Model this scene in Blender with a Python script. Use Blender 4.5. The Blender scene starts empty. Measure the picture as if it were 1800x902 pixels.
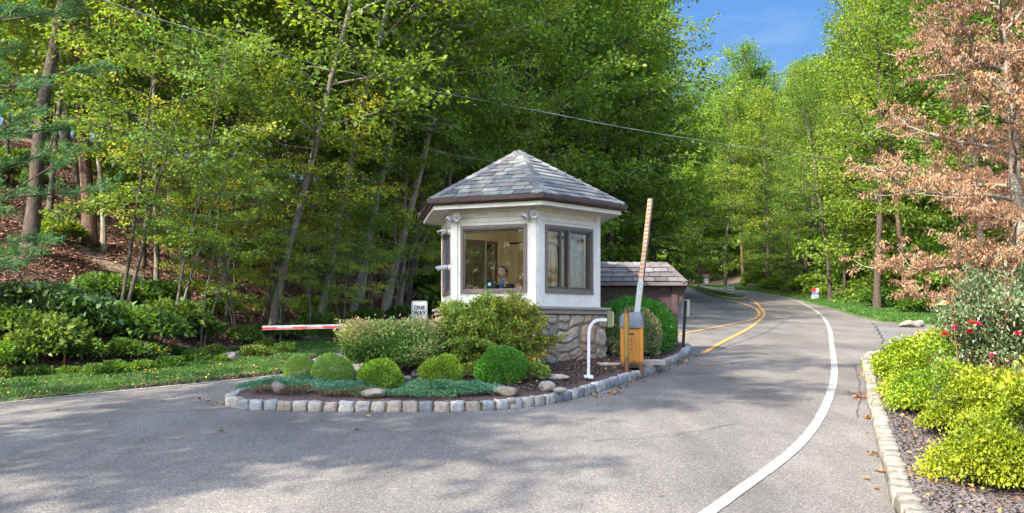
import bpy, bmesh, math, random
import numpy as np
from mathutils import Vector, Matrix
from mathutils.geometry import tessellate_polygon
R = math.radians
PI = math.pi
# ---------------------------------------------------------------- camera, sky, sun, exposure
SC = bpy.context.scene
COL = SC.collection
HC, F, GR = 1.70, 1500.0, 100.0 / 1500.0      # eye height, focal length in photo pixels, grade of the road
cam_d = bpy.data.cameras.new('camera')
cam_d.sensor_width = 36.0
cam_d.lens = 36.0 * F / 1800.0
cam_d.shift_y = (580 - 451) / 1800.0
cam_d.clip_start = 0.05
cam_d.clip_end = 2000
cam = bpy.data.objects.new('camera', cam_d)
COL.objects.link(cam)
cam.location = (0, 0, HC)
cam.rotation_euler = (R(90), 0, 0)
SC.camera = cam
SUN_AZ = Vector((-0.68, -0.73)).normalized()
SUN_EL = 40.0
w = bpy.data.worlds.new('World')
SC.world = w
w.use_nodes = True
sky = w.node_tree.nodes.new('ShaderNodeTexSky')
sky.sky_type = 'NISHITA'
sky.sun_disc = False
sky.sun_elevation = R(SUN_EL)
sky.sun_rotation = math.atan2(SUN_AZ.x, SUN_AZ.y)
sky.air_density = 1.0
sky.dust_density = 2.0
sky.altitude = 0
sky.ozone_density = 3.0
bg = w.node_tree.nodes['Background']
w.node_tree.links.new(sky.outputs[0], bg.inputs[0])
bg.inputs[1].default_value = 0.15
sd = bpy.data.lights.new('sun', 'SUN')
sd.energy = 2.5
sd.angle = R(0.55)
sd.color = (1.0, 0.93, 0.82)
sun = bpy.data.objects.new('sun', sd)
COL.objects.link(sun)
sdir = Vector((SUN_AZ.x * math.cos(R(SUN_EL)), SUN_AZ.y * math.cos(R(SUN_EL)), math.sin(R(SUN_EL))))
sun.rotation_euler = sdir.to_track_quat('Z', 'Y').to_euler()
sun.location = (30, -30, 40)
vs = SC.view_settings
vs.view_transform = 'Standard'
vs.look = 'None'
vs.exposure = 2.42
vs.gamma = 1.0
vs.use_curve_mapping = False
cy = SC.cycles
cy.max_bounces = 7
cy.diffuse_bounces = 4
cy.glossy_bounces = 3
cy.transmission_bounces = 4
cy.transparent_max_bounces = 8
cy.caustics_reflective = False
cy.caustics_refractive = False
cy.sample_clamp_indirect = 8
cy.use_denoising = True

# ---------------------------------------------------------------- geometry of the place
def G(px, py, h=0.0):
    """photo pixel -> metres on the road plane (raised by h)"""
    s = (py - 480.0) / (HC - h)
    return ((px - 900.0) / s, F / s)

LEDGE = [(-11.5, -60), (-11.2, 0), (-9.7, 7.4), (-6.71, 11.19), (-3.82, 14.33), (-3.7, 15.4), (-3.95, 16.6), (-3.6, 18.5),
         (-2.5, 22), (0, 29), (4, 40), (9, 53), (13, 66), (15.5, 85), (18, 105), (14, 120), (5, 132), (-20, 145)]
REDGE = [(-16, 158), (8, 143), (20, 128), (24.8, 113), (23.7, 98), (22.1, 85), (21.5, 75), (20, 65), (18.1, 54), (15.1, 40.5), (13.6, 34),
         (12.75, 29.6), (13.1, 27.8), (14, 26.9), (15.5, 26.3), (45, 24)]
LA = np.array(LEDGE, float)

def poly_dist(P, x, y):
    x = np.asarray(x, float); y = np.asarray(y, float)
    best = np.full(x.shape, 1e9); sg = np.ones(x.shape)
    for a, b in zip(P[:-1], P[1:]):
        d = b - a; L2 = d @ d
        t = np.clip(((x - a[0]) * d[0] + (y - a[1]) * d[1]) / L2, 0, 1)
        ex = x - (a[0] + t * d[0]); ey = y - (a[1] + t * d[1])
        dd = np.hypot(ex, ey)
        s = np.where(d[0] * (y - a[1]) - d[1] * (x - a[0]) > 0, 1.0, -1.0)
        m = dd < best
        best = np.where(m, dd, best); sg = np.where(m, s, sg)
    return best * sg

RA = np.array(REDGE, float)
def fract_noise(x, y, s=1.0):
    return (np.sin(x * 1.7 * s + 1.3) * np.cos(y * 1.3 * s + .7) + .5 * np.sin(x * 3.1 * s - y * 2.3 * s) + .3 * np.cos(x * 5.3 * s + y * 4.7 * s)) / 1.8

def terrain(x, y):
    x = np.asarray(x, float); y = np.asarray(y, float)
    z = GR * y
    d = poly_dist(LA, x, y)
    u = np.clip(d - 2.1, 0, None)
    hill = 13.0 * (1 - np.exp(-u * 0.46 / 13.0)) + 0.04 * u
    fade = np.clip((y + 25) / 25, 0, 1) * np.clip(1.25 - (y - 40) / 130, .35, 1)
    z = z + hill * fade + np.where(d > 0, .05 * np.clip(d, 0, 1), 0) + np.clip(u, 0, 1) * .12 * fract_noise(x, y)
    dr = poly_dist(RA, x, y)
    ur = np.clip(dr - 3.0, 0, None)
    z = z + np.where(dr > 0, .20 * ur * np.clip(1 - ur / 160, 0.3, 1) + .04 * np.clip(dr, 0, 1), 0)
    return z

def tz(x, y):
    return float(terrain(np.array([x]), np.array([y]))[0])

def hit(px, py):
    """where the sight line through a photo pixel meets the terrain"""
    Y = np.linspace(6, 170, 3281)
    X = (px - 900) / F * Y
    z = HC + (580 - py) / F * Y
    m = np.nonzero(z <= terrain(X, Y))[0]
    i = m[0] if len(m) else len(Y) - 1
    return float(X[i]), float(Y[i])

# ---------------------------------------------------------------- object helpers
def tag(o, label=None, cat=None, group=None, kind=None):
    if label: o['label'] = label
    if cat: o['category'] = cat
    if group: o['group'] = group
    if kind: o['kind'] = kind
    return o

def empty(name, loc=(0, 0, 0), rz=0, **k):
    o = bpy.data.objects.new(name, None)
    COL.objects.link(o)
    o.location = loc; o.rotation_euler = (0, 0, rz)
    o.empty_display_size = .2
    return tag(o, **k)

def link(name, me, mat=None, parent=None, smooth=False, loc=None):
    o = bpy.data.objects.new(name, me)
    COL.objects.link(o)
    if mat is not None and len(me.materials) == 0:
        for m in (mat if isinstance(mat, (list, tuple)) else [mat]):
            me.materials.append(m)
    if parent: o.parent = parent
    if smooth: me.shade_smooth()
    if loc: o.location = loc
    return o

def copy_tree(o, parent=None):
    c = o.copy(); COL.objects.link(c); c.parent = parent
    for ch in list(o.children): copy_tree(ch, c)
    return c

class MB:
    """collects quads / polygons, per-vertex 'rnd' value"""
    def __init__(s): s.v = []; s.f = []; s.r = []; s.m = []
    def add(s, vs, fs, r=0.5, mi=0, flip=False):
        if flip: fs = [tuple(reversed(f)) for f in fs]
        b = len(s.v)
        s.v += [tuple(p) for p in vs]; s.f += [tuple(b + i for i in f) for f in fs]
        s.r += [r] * len(vs); s.m += [mi] * len(fs)
        return s
    def box(s, x0, x1, y0, y1, z0, z1, M=None, r=.5, mi=0, taper=0):
        t = taper
        vs = [Vector(p) for p in ((x0, y0, z0), (x1, y0, z0), (x1, y1, z0), (x0, y1, z0),
                                  (x0 + t, y0 + t, z1), (x1 - t, y0 + t, z1), (x1 - t, y1 - t, z1), (x0 + t, y1 - t, z1))]
        if M is not None: vs = [M @ p for p in vs]
        return s.add(vs, [(0, 3, 2, 1), (4, 5, 6, 7), (0, 1, 5, 4), (1, 2, 6, 5), (2, 3, 7, 6), (3, 0, 4, 7)], r, mi, M is not None and M.determinant() < 0)
    def tube(s, pts, rad, n=8, r=.5, cap=True, mi=0):
        pts = [Vector(p) for p in pts]
        if not isinstance(rad, (list, tuple)): rad = [rad] * len(pts)
        vs = []; fs = []
        up = None
        for i, p in enumerate(pts):
            t = (pts[min(i + 1, len(pts) - 1)] - pts[max(i - 1, 0)])
            t = t.normalized() if t.length > 1e-9 else Vector((0, 0, 1))
            if up is None:
                up = Vector((1, 0, 0)) if abs(t.z) > .8 else Vector((0, 0, 1))
            a = t.cross(up); a = a.normalized() if a.length > 1e-6 else Vector((1, 0, 0))
            b = a.cross(t).normalized(); up = b
            for k in range(n):
                an = 2 * PI * k / n
                vs.append(p + (a * math.cos(an) + b * math.sin(an)) * rad[i])
        for i in range(len(pts) - 1):
            for k in range(n):
                fs.append((i * n + k, i * n + (k + 1) % n, (i + 1) * n + (k + 1) % n, (i + 1) * n + k))
        if cap:
            fs.append(tuple(range(n - 1, -1, -1))); fs.append(tuple((len(pts) - 1) * n + k for k in range(n)))
        return s.add(vs, fs, r, mi)
    def prism(s, pts, z0, z1, M=None, r=.5, mi=0):
        n = len(pts)
        vs = [Vector((p[0], p[1], z0)) for p in pts] + [Vector((p[0], p[1], z1)) for p in pts]
        if M is not None: vs = [M @ p for p in vs]
        fs = [tuple(range(n - 1, -1, -1)), tuple(range(n, 2 * n))] + [(i, (i + 1) % n, n + (i + 1) % n, n + i) for i in range(n)]
        return s.add(vs, fs, r, mi, M is not None and M.determinant() < 0)
    def lathe(s, prof, n=16, M=None, r=.5, mi=0):
        vs = []; fs = []
        for (rr, z) in prof:
            for k in range(n):
                a = 2 * PI * k / n
                vs.append(Vector((rr * math.cos(a), rr * math.sin(a), z)))
        if M is not None: vs = [M @ p for p in vs]
        for i in range(len(prof) - 1):
            for k in range(n):
                fs.append((i * n + k, i * n + (k + 1) % n, (i + 1) * n + (k + 1) % n, (i + 1) * n + k))
        fs.append(tuple(range(n - 1, -1, -1))); fs.append(tuple((len(prof) - 1) * n + k for k in range(n)))
        return s.add(vs, fs, r, mi)
    def mesh(s, name='mesh', bevel=0):
        me = bpy.data.meshes.new(name)
        me.from_pydata([tuple(v) for v in s.v], [], s.f)
        at = me.attributes.new('rnd', 'FLOAT', 'POINT')
        at.data.foreach_set('value', np.array(s.r, dtype=np.float32))
        if any(s.m): me.polygons.foreach_set('material_index', s.m)
        if bevel:
            bm = bmesh.new(); bm.from_mesh(me)
            es = [e for e in bm.edges if len(e.link_faces) == 2 and e.calc_face_angle(0) > .5]
            bmesh.ops.bevel(bm, geom=es, offset=bevel, segments=2, affect='EDGES', profile=.5)
            bm.to_mesh(me); bm.free()
        me.update()
        return me
    def build(s, name, mat, parent=None, bevel=0, smooth=False):
        return link(name, s.mesh(name, bevel), mat, parent, smooth)

def np_mesh(name, V, Q, rnd=None, extra=None):
    """V (n,3), Q (m,k) index array"""
    me = bpy.data.meshes.new(name)
    k = Q.shape[1]
    me.vertices.add(len(V)); me.vertices.foreach_set('co', V.astype(np.float32).ravel())
    me.loops.add(Q.size); me.loops.foreach_set('vertex_index', Q.astype(np.int32).ravel())
    me.polygons.add(len(Q)); me.polygons.foreach_set('loop_start', np.arange(0, Q.size, k, dtype=np.int32))
    me.update(calc_edges=True)
    if rnd is not None:
        at = me.attributes.new('rnd', 'FLOAT', 'POINT'); at.data.foreach_set('value', rnd.astype(np.float32))
    return me

# ---------------------------------------------------------------- materials
def mat(name):
    m = bpy.data.materials.new(name); m.use_nodes = True
    nt = m.node_tree; b = nt.nodes['Principled BSDF']
    return m, nt, b
def N(nt, t, **k):
    n = nt.nodes.new(t)
    for a, v in k.items():
        if a.startswith('i_'): n.inputs[a[2:].replace('_', ' ')].default_value = v
        else: setattr(n, a, v)
    return n
def ramp(nt, fac, stops):
    r = N(nt, 'ShaderNodeValToRGB')
    el = r.color_ramp.elements
    while len(el) < len(stops): el.new(.5)
    for e, (p, c) in zip(el, stops):
        e.position = p; e.color = (*c, 1)
    nt.links.new(fac, r.inputs[0])
    return r.outputs[0]
def mix(nt, fac, a, b, mode='MIX'):
    m = N(nt, 'ShaderNodeMix', data_type='RGBA', blend_type=mode)
    for s, v in ((m.inputs[0], fac), (m.inputs[6], a), (m.inputs[7], b)):
        if isinstance(v, (int, float)): s.default_value = v
        elif isinstance(v, tuple): s.default_value = (*v, 1)
        else: nt.links.new(v, s)
    return m.outputs[2]
def coords(nt, obj=False, scale=None):
    t = N(nt, 'ShaderNodeTexCoord') if obj else N(nt, 'ShaderNodeNewGeometry')
    o = t.outputs['Object'] if obj else t.outputs['Position']
    if scale:
        mp = N(nt, 'ShaderNodeMapping'); mp.inputs['Scale'].default_value = scale
        nt.links.new(o, mp.inputs[0]); o = mp.outputs[0]
    return o
def noise(nt, co, sc, det=4, rough=.55):
    n = N(nt, 'ShaderNodeTexNoise'); n.inputs['Scale'].default_value = sc; n.inputs['Detail'].default_value = det
    n.inputs['Roughness'].default_value = rough
    nt.links.new(co, n.inputs['Vector']); return n.outputs[0]
def voro(nt, co, sc, feat='F1', out='Distance'):
    n = N(nt, 'ShaderNodeTexVoronoi', feature=feat); n.inputs['Scale'].default_value = sc
    nt.links.new(co, n.inputs['Vector']); return n.outputs[out]
def bump(nt, b, h, st=.4, dist=.01):
    n = N(nt, 'ShaderNodeBump'); n.inputs['Strength'].default_value = st; n.inputs['Distance'].default_value = dist
    nt.links.new(h, n.inputs['Height']); nt.links.new(n.outputs[0], b.inputs['Normal'])
def attr(nt, name='rnd'):
    return N(nt, 'ShaderNodeAttribute', attribute_name=name).outputs['Fac']

def simple(name, col, rough=.5, metal=0, var=.12, nscale=6, bumps=0.0, spec=.5, obj=True):
    m, nt, b = mat(name)
    co = coords(nt, obj)
    n = noise(nt, co, nscale, 5, .6)
    c = ramp(nt, n, [(.3, tuple(x * (1 - var) for x in col)), (.7, tuple(min(1, x * (1 + var)) for x in col))])
    nt.links.new(c, b.inputs['Base Color'])
    b.inputs['Roughness'].default_value = rough; b.inputs['Metallic'].default_value = metal
    b.inputs['Specular IOR Level'].default_value = spec
    if bumps: bump(nt, b, noise(nt, co, nscale * 8, 3), bumps, .004)
    return m

def leaf_mat(name, stops, trans=.5, rough=.5, objvar=.12, tboost=(1.35, 1.25, .55)):
    """leaf colours by per-leaf random value, a little shift per plant, light passing through"""
    m, nt, b = mat(name)
    c = ramp(nt, attr(nt), stops)
    oi = N(nt, 'ShaderNodeObjectInfo')
    hs = N(nt, 'ShaderNodeHueSaturation')
    mr = N(nt, 'ShaderNodeMapRange'); mr.inputs[3].default_value = .5 - objvar * .22; mr.inputs[4].default_value = .5 + objvar * .16
    nt.links.new(oi.outputs['Random'], mr.inputs[0]); nt.links.new(mr.outputs[0], hs.inputs['Hue'])
    ml = N(nt, 'ShaderNodeMath', operation='MULTIPLY'); ml.inputs[1].default_value = 7.31
    fr = N(nt, 'ShaderNodeMath', operation='FRACT')
    nt.links.new(oi.outputs['Random'], ml.inputs[0]); nt.links.new(ml.outputs[0], fr.inputs[0])
    mv = N(nt, 'ShaderNodeMapRange'); mv.inputs[3].default_value = 1 - objvar; mv.inputs[4].default_value = 1 + objvar
    nt.links.new(fr.outputs[0], mv.inputs[0]); nt.links.new(mv.outputs[0], hs.inputs['Value'])
    nt.links.new(c, hs.inputs['Color'])
    c = hs.outputs[0]
    nt.links.new(c, b.inputs['Base Color'])
    b.inputs['Roughness'].default_value = rough
    b.inputs['Specular IOR Level'].default_value = .35
    tr = N(nt, 'ShaderNodeBsdfTranslucent')
    nt.links.new(mix(nt, 1.0, c, tboost, 'MULTIPLY'), tr.inputs[0])
    ms = N(nt, 'ShaderNodeMixShader'); ms.inputs[0].default_value = trans
    nt.links.new(b.outputs[0], ms.inputs[1]); nt.links.new(tr.outputs[0], ms.inputs[2])
    nt.links.new(ms.outputs[0], nt.nodes['Material Output'].inputs[0])
    return m

def bark_mat(name, c1, c2, lichen=(.3, .32, .26), la=.35):
    m, nt, b = mat(name)
    co = coords(nt, True)
    mp = N(nt, 'ShaderNodeMapping'); mp.inputs['Scale'].default_value = (1, 1, .22); nt.links.new(co, mp.inputs[0])
    n = noise(nt, mp.outputs[0], 26, 6, .65)
    c = ramp(nt, n, [(.32, c1), (.68, c2)])
    l = noise(nt, co, 3.2, 5, .7)
    lf = ramp(nt, l, [(.52, (0, 0, 0)), (.66, (la, la, la))])
    c = mix(nt, lf, c, lichen)
    nt.links.new(c, b.inputs['Base Color']); b.inputs['Roughness'].default_value = .95
    b.inputs['Specular IOR Level'].default_value = .2
    bump(nt, b, n, .8, .03)
    return m

M = {}
M['bark'] = bark_mat('bark_grey', (.07, .055, .04), (.22, .19, .15))
M['bark_dark'] = bark_mat('bark_dark', (.035, .026, .02), (.11, .085, .065), la=.15)
M['bark_red'] = bark_mat('bark_red', (.05, .03, .022), (.16, .1, .07), la=.2)
M['bark_pale'] = bark_mat('bark_pale', (.12, .1, .075), (.34, .29, .22), (.42, .42, .36), .5)
M['leaf_forest'] = leaf_mat('leaf_forest', [(0, (0.071, 0.143, 0.023)), (.45, (0.126, 0.230, 0.034)), (.8, (0.185, 0.296, 0.042)), (1, (0.286, 0.367, 0.053))])
M['leaf_bright'] = leaf_mat('leaf_bright', [(0, (0.094, 0.175, 0.024)), (.5, (0.164, 0.281, 0.035)), (.85, (0.234, 0.359, 0.044)), (1, (0.328, 0.407, 0.055))])
M['leaf_maple'] = leaf_mat('leaf_maple', [(0, (0.139, 0.224, 0.036)), (.45, (0.256, 0.358, 0.056)), (.8, (0.426, 0.448, 0.067)), (1, (0.617, 0.515, 0.067))])
M['leaf_cool'] = leaf_mat('leaf_cool', [(0, (0.094, 0.171, 0.036)), (.5, (0.168, 0.274, 0.054)), (.9, (0.256, 0.354, 0.072)), (1, (0.403, 0.435, 0.062))])
M['leaf_laurel'] = leaf_mat('leaf_laurel', [(0, (0.055, 0.110, 0.034)), (.6, (0.110, 0.190, 0.060)), (1, (0.209, 0.280, 0.102))], trans=.2, rough=.32)
M['needle'] = leaf_mat('needle', [(0, (0.036, 0.105, 0.034)), (.6, (0.072, 0.179, 0.051)), (1, (0.144, 0.252, 0.060))], trans=.25)
M['leaf_dogwood'] = leaf_mat('leaf_dogwood', [(0, (0.152, 0.088, 0.051)), (.3, (0.283, 0.160, 0.087)), (.6, (0.385, 0.243, 0.132)), (.85, (0.466, 0.331, 0.174)), (.95, (0.405, 0.113, 0.046)), (1, (0.243, 0.280, 0.061))], trans=.3, tboost=(1.2, 1, .7))
M['leaf_box'] = leaf_mat('leaf_box', [(0, (0.084, 0.184, 0.015)), (.5, (0.166, 0.328, 0.019)), (1, (0.321, 0.499, 0.031))], trans=.2, rough=.4)
M['leaf_box_dull'] = leaf_mat('leaf_box_dull', [(0, (0.143, 0.283, 0.046)), (.5, (0.274, 0.486, 0.077)), (1, (0.449, 0.708, 0.152))], trans=.2, rough=.4)
M['leaf_boxgreen'] = leaf_mat('leaf_boxgreen', [(0, (0.030, 0.132, 0.012)), (.5, (0.066, 0.252, 0.019)), (1, (0.132, 0.384, 0.036))], trans=.2, rough=.4)
M['leaf_spirea'] = leaf_mat('leaf_spirea', [(0, (0.103, 0.184, 0.034)), (.5, (0.218, 0.322, 0.069)), (.86, (0.368, 0.460, 0.138)), (.93, (0.483, 0.414, 0.161)), (1, (0.575, 0.322, 0.218))], trans=.3)
M['leaf_azalea'] = leaf_mat('leaf_azalea', [(0, (0.144, 0.216, 0.036)), (.4, (0.276, 0.372, 0.060)), (.8, (0.456, 0.492, 0.096)), (1, (0.624, 0.480, 0.108))], trans=.3)
M['leaf_lime'] = leaf_mat('leaf_lime', [(0, (0.126, 0.200, 0.010)), (.5, (0.262, 0.336, 0.015)), (.9, (0.399, 0.441, 0.030)), (1, (0.378, 0.231, 0.073))], trans=.3, tboost=(1.2, 1.2, .5))
M['leaf_rose'] = leaf_mat('leaf_rose', [(0, (.05, .09, .035)), (.5, (.10, .16, .07)), (.85, (.21, .27, .14)), (1, (.24, .10, .06))], trans=.2, rough=.3)
M['leaf_variegated'] = leaf_mat('leaf_variegated', [(0, (.06, .11, .035)), (.4, (.13, .19, .06)), (.8, (.30, .32, .13)), (1, (.52, .34, .20))], trans=.25)
M['juniper'] = leaf_mat('juniper', [(0, (0.049, 0.144, 0.074)), (.5, (0.100, 0.261, 0.136)), (.92, (0.200, 0.392, 0.222)), (1, (0.416, 0.195, 0.099))], trans=.15)
M['juniper_brown'] = leaf_mat('juniper_brown', [(0, (0.117, 0.091, 0.039)), (.5, (0.169, 0.169, 0.065)), (1, (0.351, 0.221, 0.117))], trans=.15)
M['grass'] = leaf_mat('grass_blades', [(0, (0.029, 0.082, 0.009)), (.6, (0.072, 0.157, 0.016)), (.93, (0.145, 0.211, 0.032)), (1, (0.275, 0.225, 0.122))], trans=.3)
M['litter'] = leaf_mat('dead_leaves', [(0, (.07, .04, .028)), (.5, (.17, .095, .065)), (.85, (.30, .18, .12)), (1, (.42, .29, .17))], trans=.12, tboost=(1, 1, 1))
M['fallen'] = leaf_mat('fallen_leaf', [(0, (.22, .09, .03)), (.5, (.42, .2, .07)), (1, (.55, .4, .08))], trans=.12, tboost=(1, 1, 1))
M['petal'] = leaf_mat('rose_petal', [(0, (.42, .01, .03)), (1, (.7, .02, .10))], trans=.2, tboost=(1, 1, 1))
M['chip'] = leaf_mat('mulch_chip', [(0, (.03, .018, .014)), (.6, (.09, .052, .042)), (1, (.2, .13, .1))], trans=0.0)
M['white_paint'] = None

# painted boards with weathering
def white_wood():
    m, nt, b = mat('white_boards')
    co = coords(nt, True)
    n = noise(nt, co, 7, 6, .65)
    c = ramp(nt, n, [(.25, (.52, .49, .41)), (.5, (.62, .595, .53)), (.8, (.67, .655, .60))])
    s = noise(nt, coords(nt, True, (30, 30, 2.0)), 1.6, 4, .7)
    g = ramp(nt, s, [(.30, (.76, .74, .67)), (.45, (1, 1, 1))])
    c = mix(nt, .55, c, g, 'MULTIPLY')
    nt.links.new(c, b.inputs['Base Color']); b.inputs['Roughness'].default_value = .55
    bump(nt, b, s, .25, .004)
    return m
M['white'] = white_wood()
M['white_metal'] = simple('white_metal', (.52, .53, .55), .4, 0, .08, 9)
M['frame_brown'] = simple('window_bronze', (.125, .095, .078), .45, 0, .15, 12)
M['gutter'] = simple('copper_gutter', (.075, .05, .042), .42, .35, .3, 5)
M['dark_screen'] = simple('insect_screen', (.035, .042, .07), .7, 0, .1, 60)
M['wood_brown'] = None
def wood(name, c1, c2, sc=(1, 1, 14)):
    m, nt, b = mat(name)
    n = noise(nt, coords(nt, True, sc), 5, 6, .6)
    c = ramp(nt, n, [(.3, c1), (.7, c2)])
    nt.links.new(c, b.inputs['Base Color']); b.inputs['Roughness'].default_value = .75
    bump(nt, b, n, .35, .006)
    return m
M['wood_brown'] = wood('stained_wood', (.028, .015, .012), (.075, .040, .032), (22, 22, 2))
M['wood_grey'] = wood('grey_fascia_wood', (.09, .07, .068), (.16, .125, .12), (2, 22, 22))
M['cap_stone'] = wood('weathered_cap', (.15, .125, .10), (.34, .30, .25), (5, 5, 30))
def slate(name, stops):
    m, nt, b = mat(name)
    c = ramp(nt, attr(nt), stops)
    n = noise(nt, coords(nt, True), 9, 6, .7)
    c = mix(nt, .55, c, ramp(nt, n, [(.3, (.55, .55, .55)), (.7, (1.25, 1.22, 1.2))]), 'MULTIPLY')
    nt.links.new(c, b.inputs['Base Color']); b.inputs['Roughness'].default_value = .6
    bump(nt, b, n, .5, .008)
    return m
M['slate'] = slate('roof_slate', [(0, (0.069, 0.070, 0.081)), (.2, (0.113, 0.100, 0.106)), (.4, (0.108, 0.120, 0.106)), (.6, (0.162, 0.145, 0.151)), (.8, (0.158, 0.170, 0.141)), (1, (0.236, 0.225, 0.212))])
M['slate_brown'] = slate('kiosk_slate', [(0, (0.065, 0.058, 0.056)), (.4, (0.102, 0.088, 0.082)), (.7, (0.135, 0.110, 0.102)), (1, (0.167, 0.155, 0.145))])

def stone_mat(name, stops, sc=14, lich=.3):
    m, nt, b = mat(name)
    c = ramp(nt, attr(nt), stops)
    co = coords(nt, True)
    n = noise(nt, co, sc, 8, .7)
    c = mix(nt, .7, c, ramp(nt, n, [(.3, (.42, .42, .42)), (.7, (1.5, 1.48, 1.44))]), 'MULTIPLY')
    sp = noise(nt, co, sc * 9, 2, .6)
    c = mix(nt, .5, c, ramp(nt, sp, [(.35, (.4, .4, .4)), (.6, (1.35, 1.35, 1.35))]), 'MULTIPLY')
    l = noise(nt, co, 5, 5, .7)
    lf = ramp(nt, l, [(.55, (0, 0, 0)), (.68, (lich, lich, lich))])
    c = mix(nt, lf, c, (.20, .20, .11))
    nt.links.new(c, b.inputs['Base Color']); b.inputs['Roughness'].default_value = .85
    bump(nt, b, n, .9, .02)
    return m
M['granite'] = stone_mat('granite_block', [(0, (0.195, 0.195, 0.202)), (.35, (0.299, 0.299, 0.305)), (.6, (0.351, 0.312, 0.260)), (.8, (0.286, 0.221, 0.176)), (1, (0.429, 0.416, 0.390))], 16, .25)
M['granite_warm'] = stone_mat('granite_warm', [(0, (0.191, 0.170, 0.139)), (.5, (0.265, 0.239, 0.191)), (1, (0.160, 0.139, 0.106))], 14, .12)
M['fieldstone'] = stone_mat('fieldstone', [(0, (.20, .18, .15)), (.22, (.33, .25, .17)), (.45, (.27, .245, .20)), (.65, (.42, .29, .19)), (.82, (.32, .17, .11)), (1, (.45, .38, .28))], 9, .3)
M['mortar'] = simple('mortar', (.20, .165, .125), .95, 0, .25, 18, .6)
M['boulder'] = stone_mat('boulder', [(0, (.17, .14, .12)), (.5, (.21, .18, .14)), (1, (.26, .23, .19))], 7, .35)
M['rustsoil'] = simple('joint_soil', (.12, .085, .05), .95, 0, .4, 25, .5)

def asphalt(name, a, b_, tone=(1, 1, 1)):
    m, nt, b = mat(name)
    co = coords(nt)
    agg = voro(nt, co, 120, out='Color')
    bw = N(nt, 'ShaderNodeSeparateColor'); nt.links.new(agg, bw.inputs[0])
    c = ramp(nt, bw.outputs[0], [(0, tuple(a * t * .72 for t in tone)), (.5, tuple(a * t for t in tone)), (.85, tuple(b_ * t for t in tone)), (1, tuple(b_ * 1.45 * t for t in tone))])
    big = noise(nt, co, .45, 5, .6)
    c = mix(nt, 1.0, c, ramp(nt, big, [(.3, (.70, .70, .72)), (.7, (1.16, 1.15, 1.12))]), 'MULTIPLY')
    st = noise(nt, coords(nt, False, (.9, .12, 1)), .9, 4, .6)
    c = mix(nt, 1.0, c, ramp(nt, st, [(.38, (.80, .80, .80)), (.55, (1.05, 1.05, 1.05))]), 'MULTIPLY')
    mid = noise(nt, coords(nt, False, (1, .25, 1)), 3.1, 6, .7)
    c = mix(nt, 1.0, c, ramp(nt, mid, [(.3, (.86, .86, .86)), (.7, (1.1, 1.1, 1.1))]), 'MULTIPLY')
    nt.links.new(c, b.inputs['Base Color']); b.inputs['Roughness'].default_value = .88
    b.inputs['Specular IOR Level'].default_value = .25
    bump(nt, b, bw.outputs[0], .35, .006)
    return m
M['asphalt'] = asphalt('asphalt', .118, .190, (1.11, 1.0, .88))
M['asphalt_side'] = asphalt('asphalt_side', .125, .19, (1.10, 1, .92))
M['asphalt_patch'] = asphalt('asphalt_patch', .085, .15)
def paint(name, col, wear=.42):
    m, nt, b = mat(name)
    co = coords(nt)
    n = noise(nt, co, 60, 4, .7); n2 = noise(nt, co, 5, 5, .6)
    c = mix(nt, ramp(nt, n, [(.36, (wear * 1.8, wear * 1.8, wear * 1.8)), (.56, (.04, .04, .04))]), col, (.15, .145, .135))
    c = mix(nt, 1.0, c, ramp(nt, n2, [(.3, (.8, .8, .8)), (.7, (1.06, 1.06, 1.06))]), 'MULTIPLY')
    n3 = noise(nt, co, 1.3, 6, .75)
    c = mix(nt, ramp(nt, n3, [(.34, (.55, .55, .55)), (.46, (0, 0, 0))]), c, (.17, .16, .145))
    nt.links.new(c, b.inputs['Base Color']); b.inputs['Roughness'].default_value = .7
    return m
M['line_white'] = paint('road_paint_white', (.36, .35, .32))
M['line_yellow'] = paint('road_paint_yellow', (.62, .30, .02))
M['crack'] = simple('crack_filler', (.035, .034, .033), .8)

def ground_mat():
    m, nt, b = mat('forest_floor')
    co = coords(nt)
    v = voro(nt, co, 16, out='Color')
    s = N(nt, 'ShaderNodeSeparateColor'); nt.links.new(v, s.inputs[0])
    c = ramp(nt, s.outputs[0], [(0, (.05, .03, .022)), (.5, (.14, .08, .055)), (.85, (.24, .145, .10)), (1, (.34, .23, .15))])
    n = noise(nt, co, .7, 5, .6)
    c = mix(nt, ramp(nt, n, [(.5, (0, 0, 0)), (.62, (.75, .75, .75))]), c, (.05, .075, .025))
    nt.links.new(c, b.inputs['Base Color']); b.inputs['Roughness'].default_value = .95
    bump(nt, b, s.outputs[1], .8, .03)
    return m
M['ground'] = ground_mat()
def soil_mat(name, stops, sc=60):
    m, nt, b = mat(name)
    co = coords(nt)
    v = voro(nt, co, sc, out='Color')
    s = N(nt, 'ShaderNodeSeparateColor'); nt.links.new(v, s.inputs[0])
    c = ramp(nt, s.outputs[0], stops)
    n = noise(nt, co, 2.0, 5, .6)
    c = mix(nt, 1.0, c, ramp(nt, n, [(.3, (.75, .75, .75)), (.7, (1.2, 1.2, 1.2))]), 'MULTIPLY')
    nt.links.new(c, b.inputs['Base Color']); b.inputs['Roughness'].default_value = .95
    bump(nt, b, s.outputs[1], 1, .015)
    return m
M['mulch'] = soil_mat('mulch', [(0, (.03, .018, .014)), (.6, (.085, .048, .038)), (1, (.17, .11, .085))])
M['mulch_grey'] = soil_mat('mulch_grey', [(0, (.05, .042, .038)), (.6, (.13, .11, .10)), (1, (.24, .20, .18))], 75)
M['turf'] = soil_mat('turf_soil', [(0, (.03, .05, .012)), (.6, (.07, .12, .02)), (1, (.16, .15, .06))], 40)
M['gravel'] = soil_mat('gravel', [(0, (.14, .12, .1)), (.6, (.28, .25, .21)), (1, (.42, .38, .33))], 45)

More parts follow.
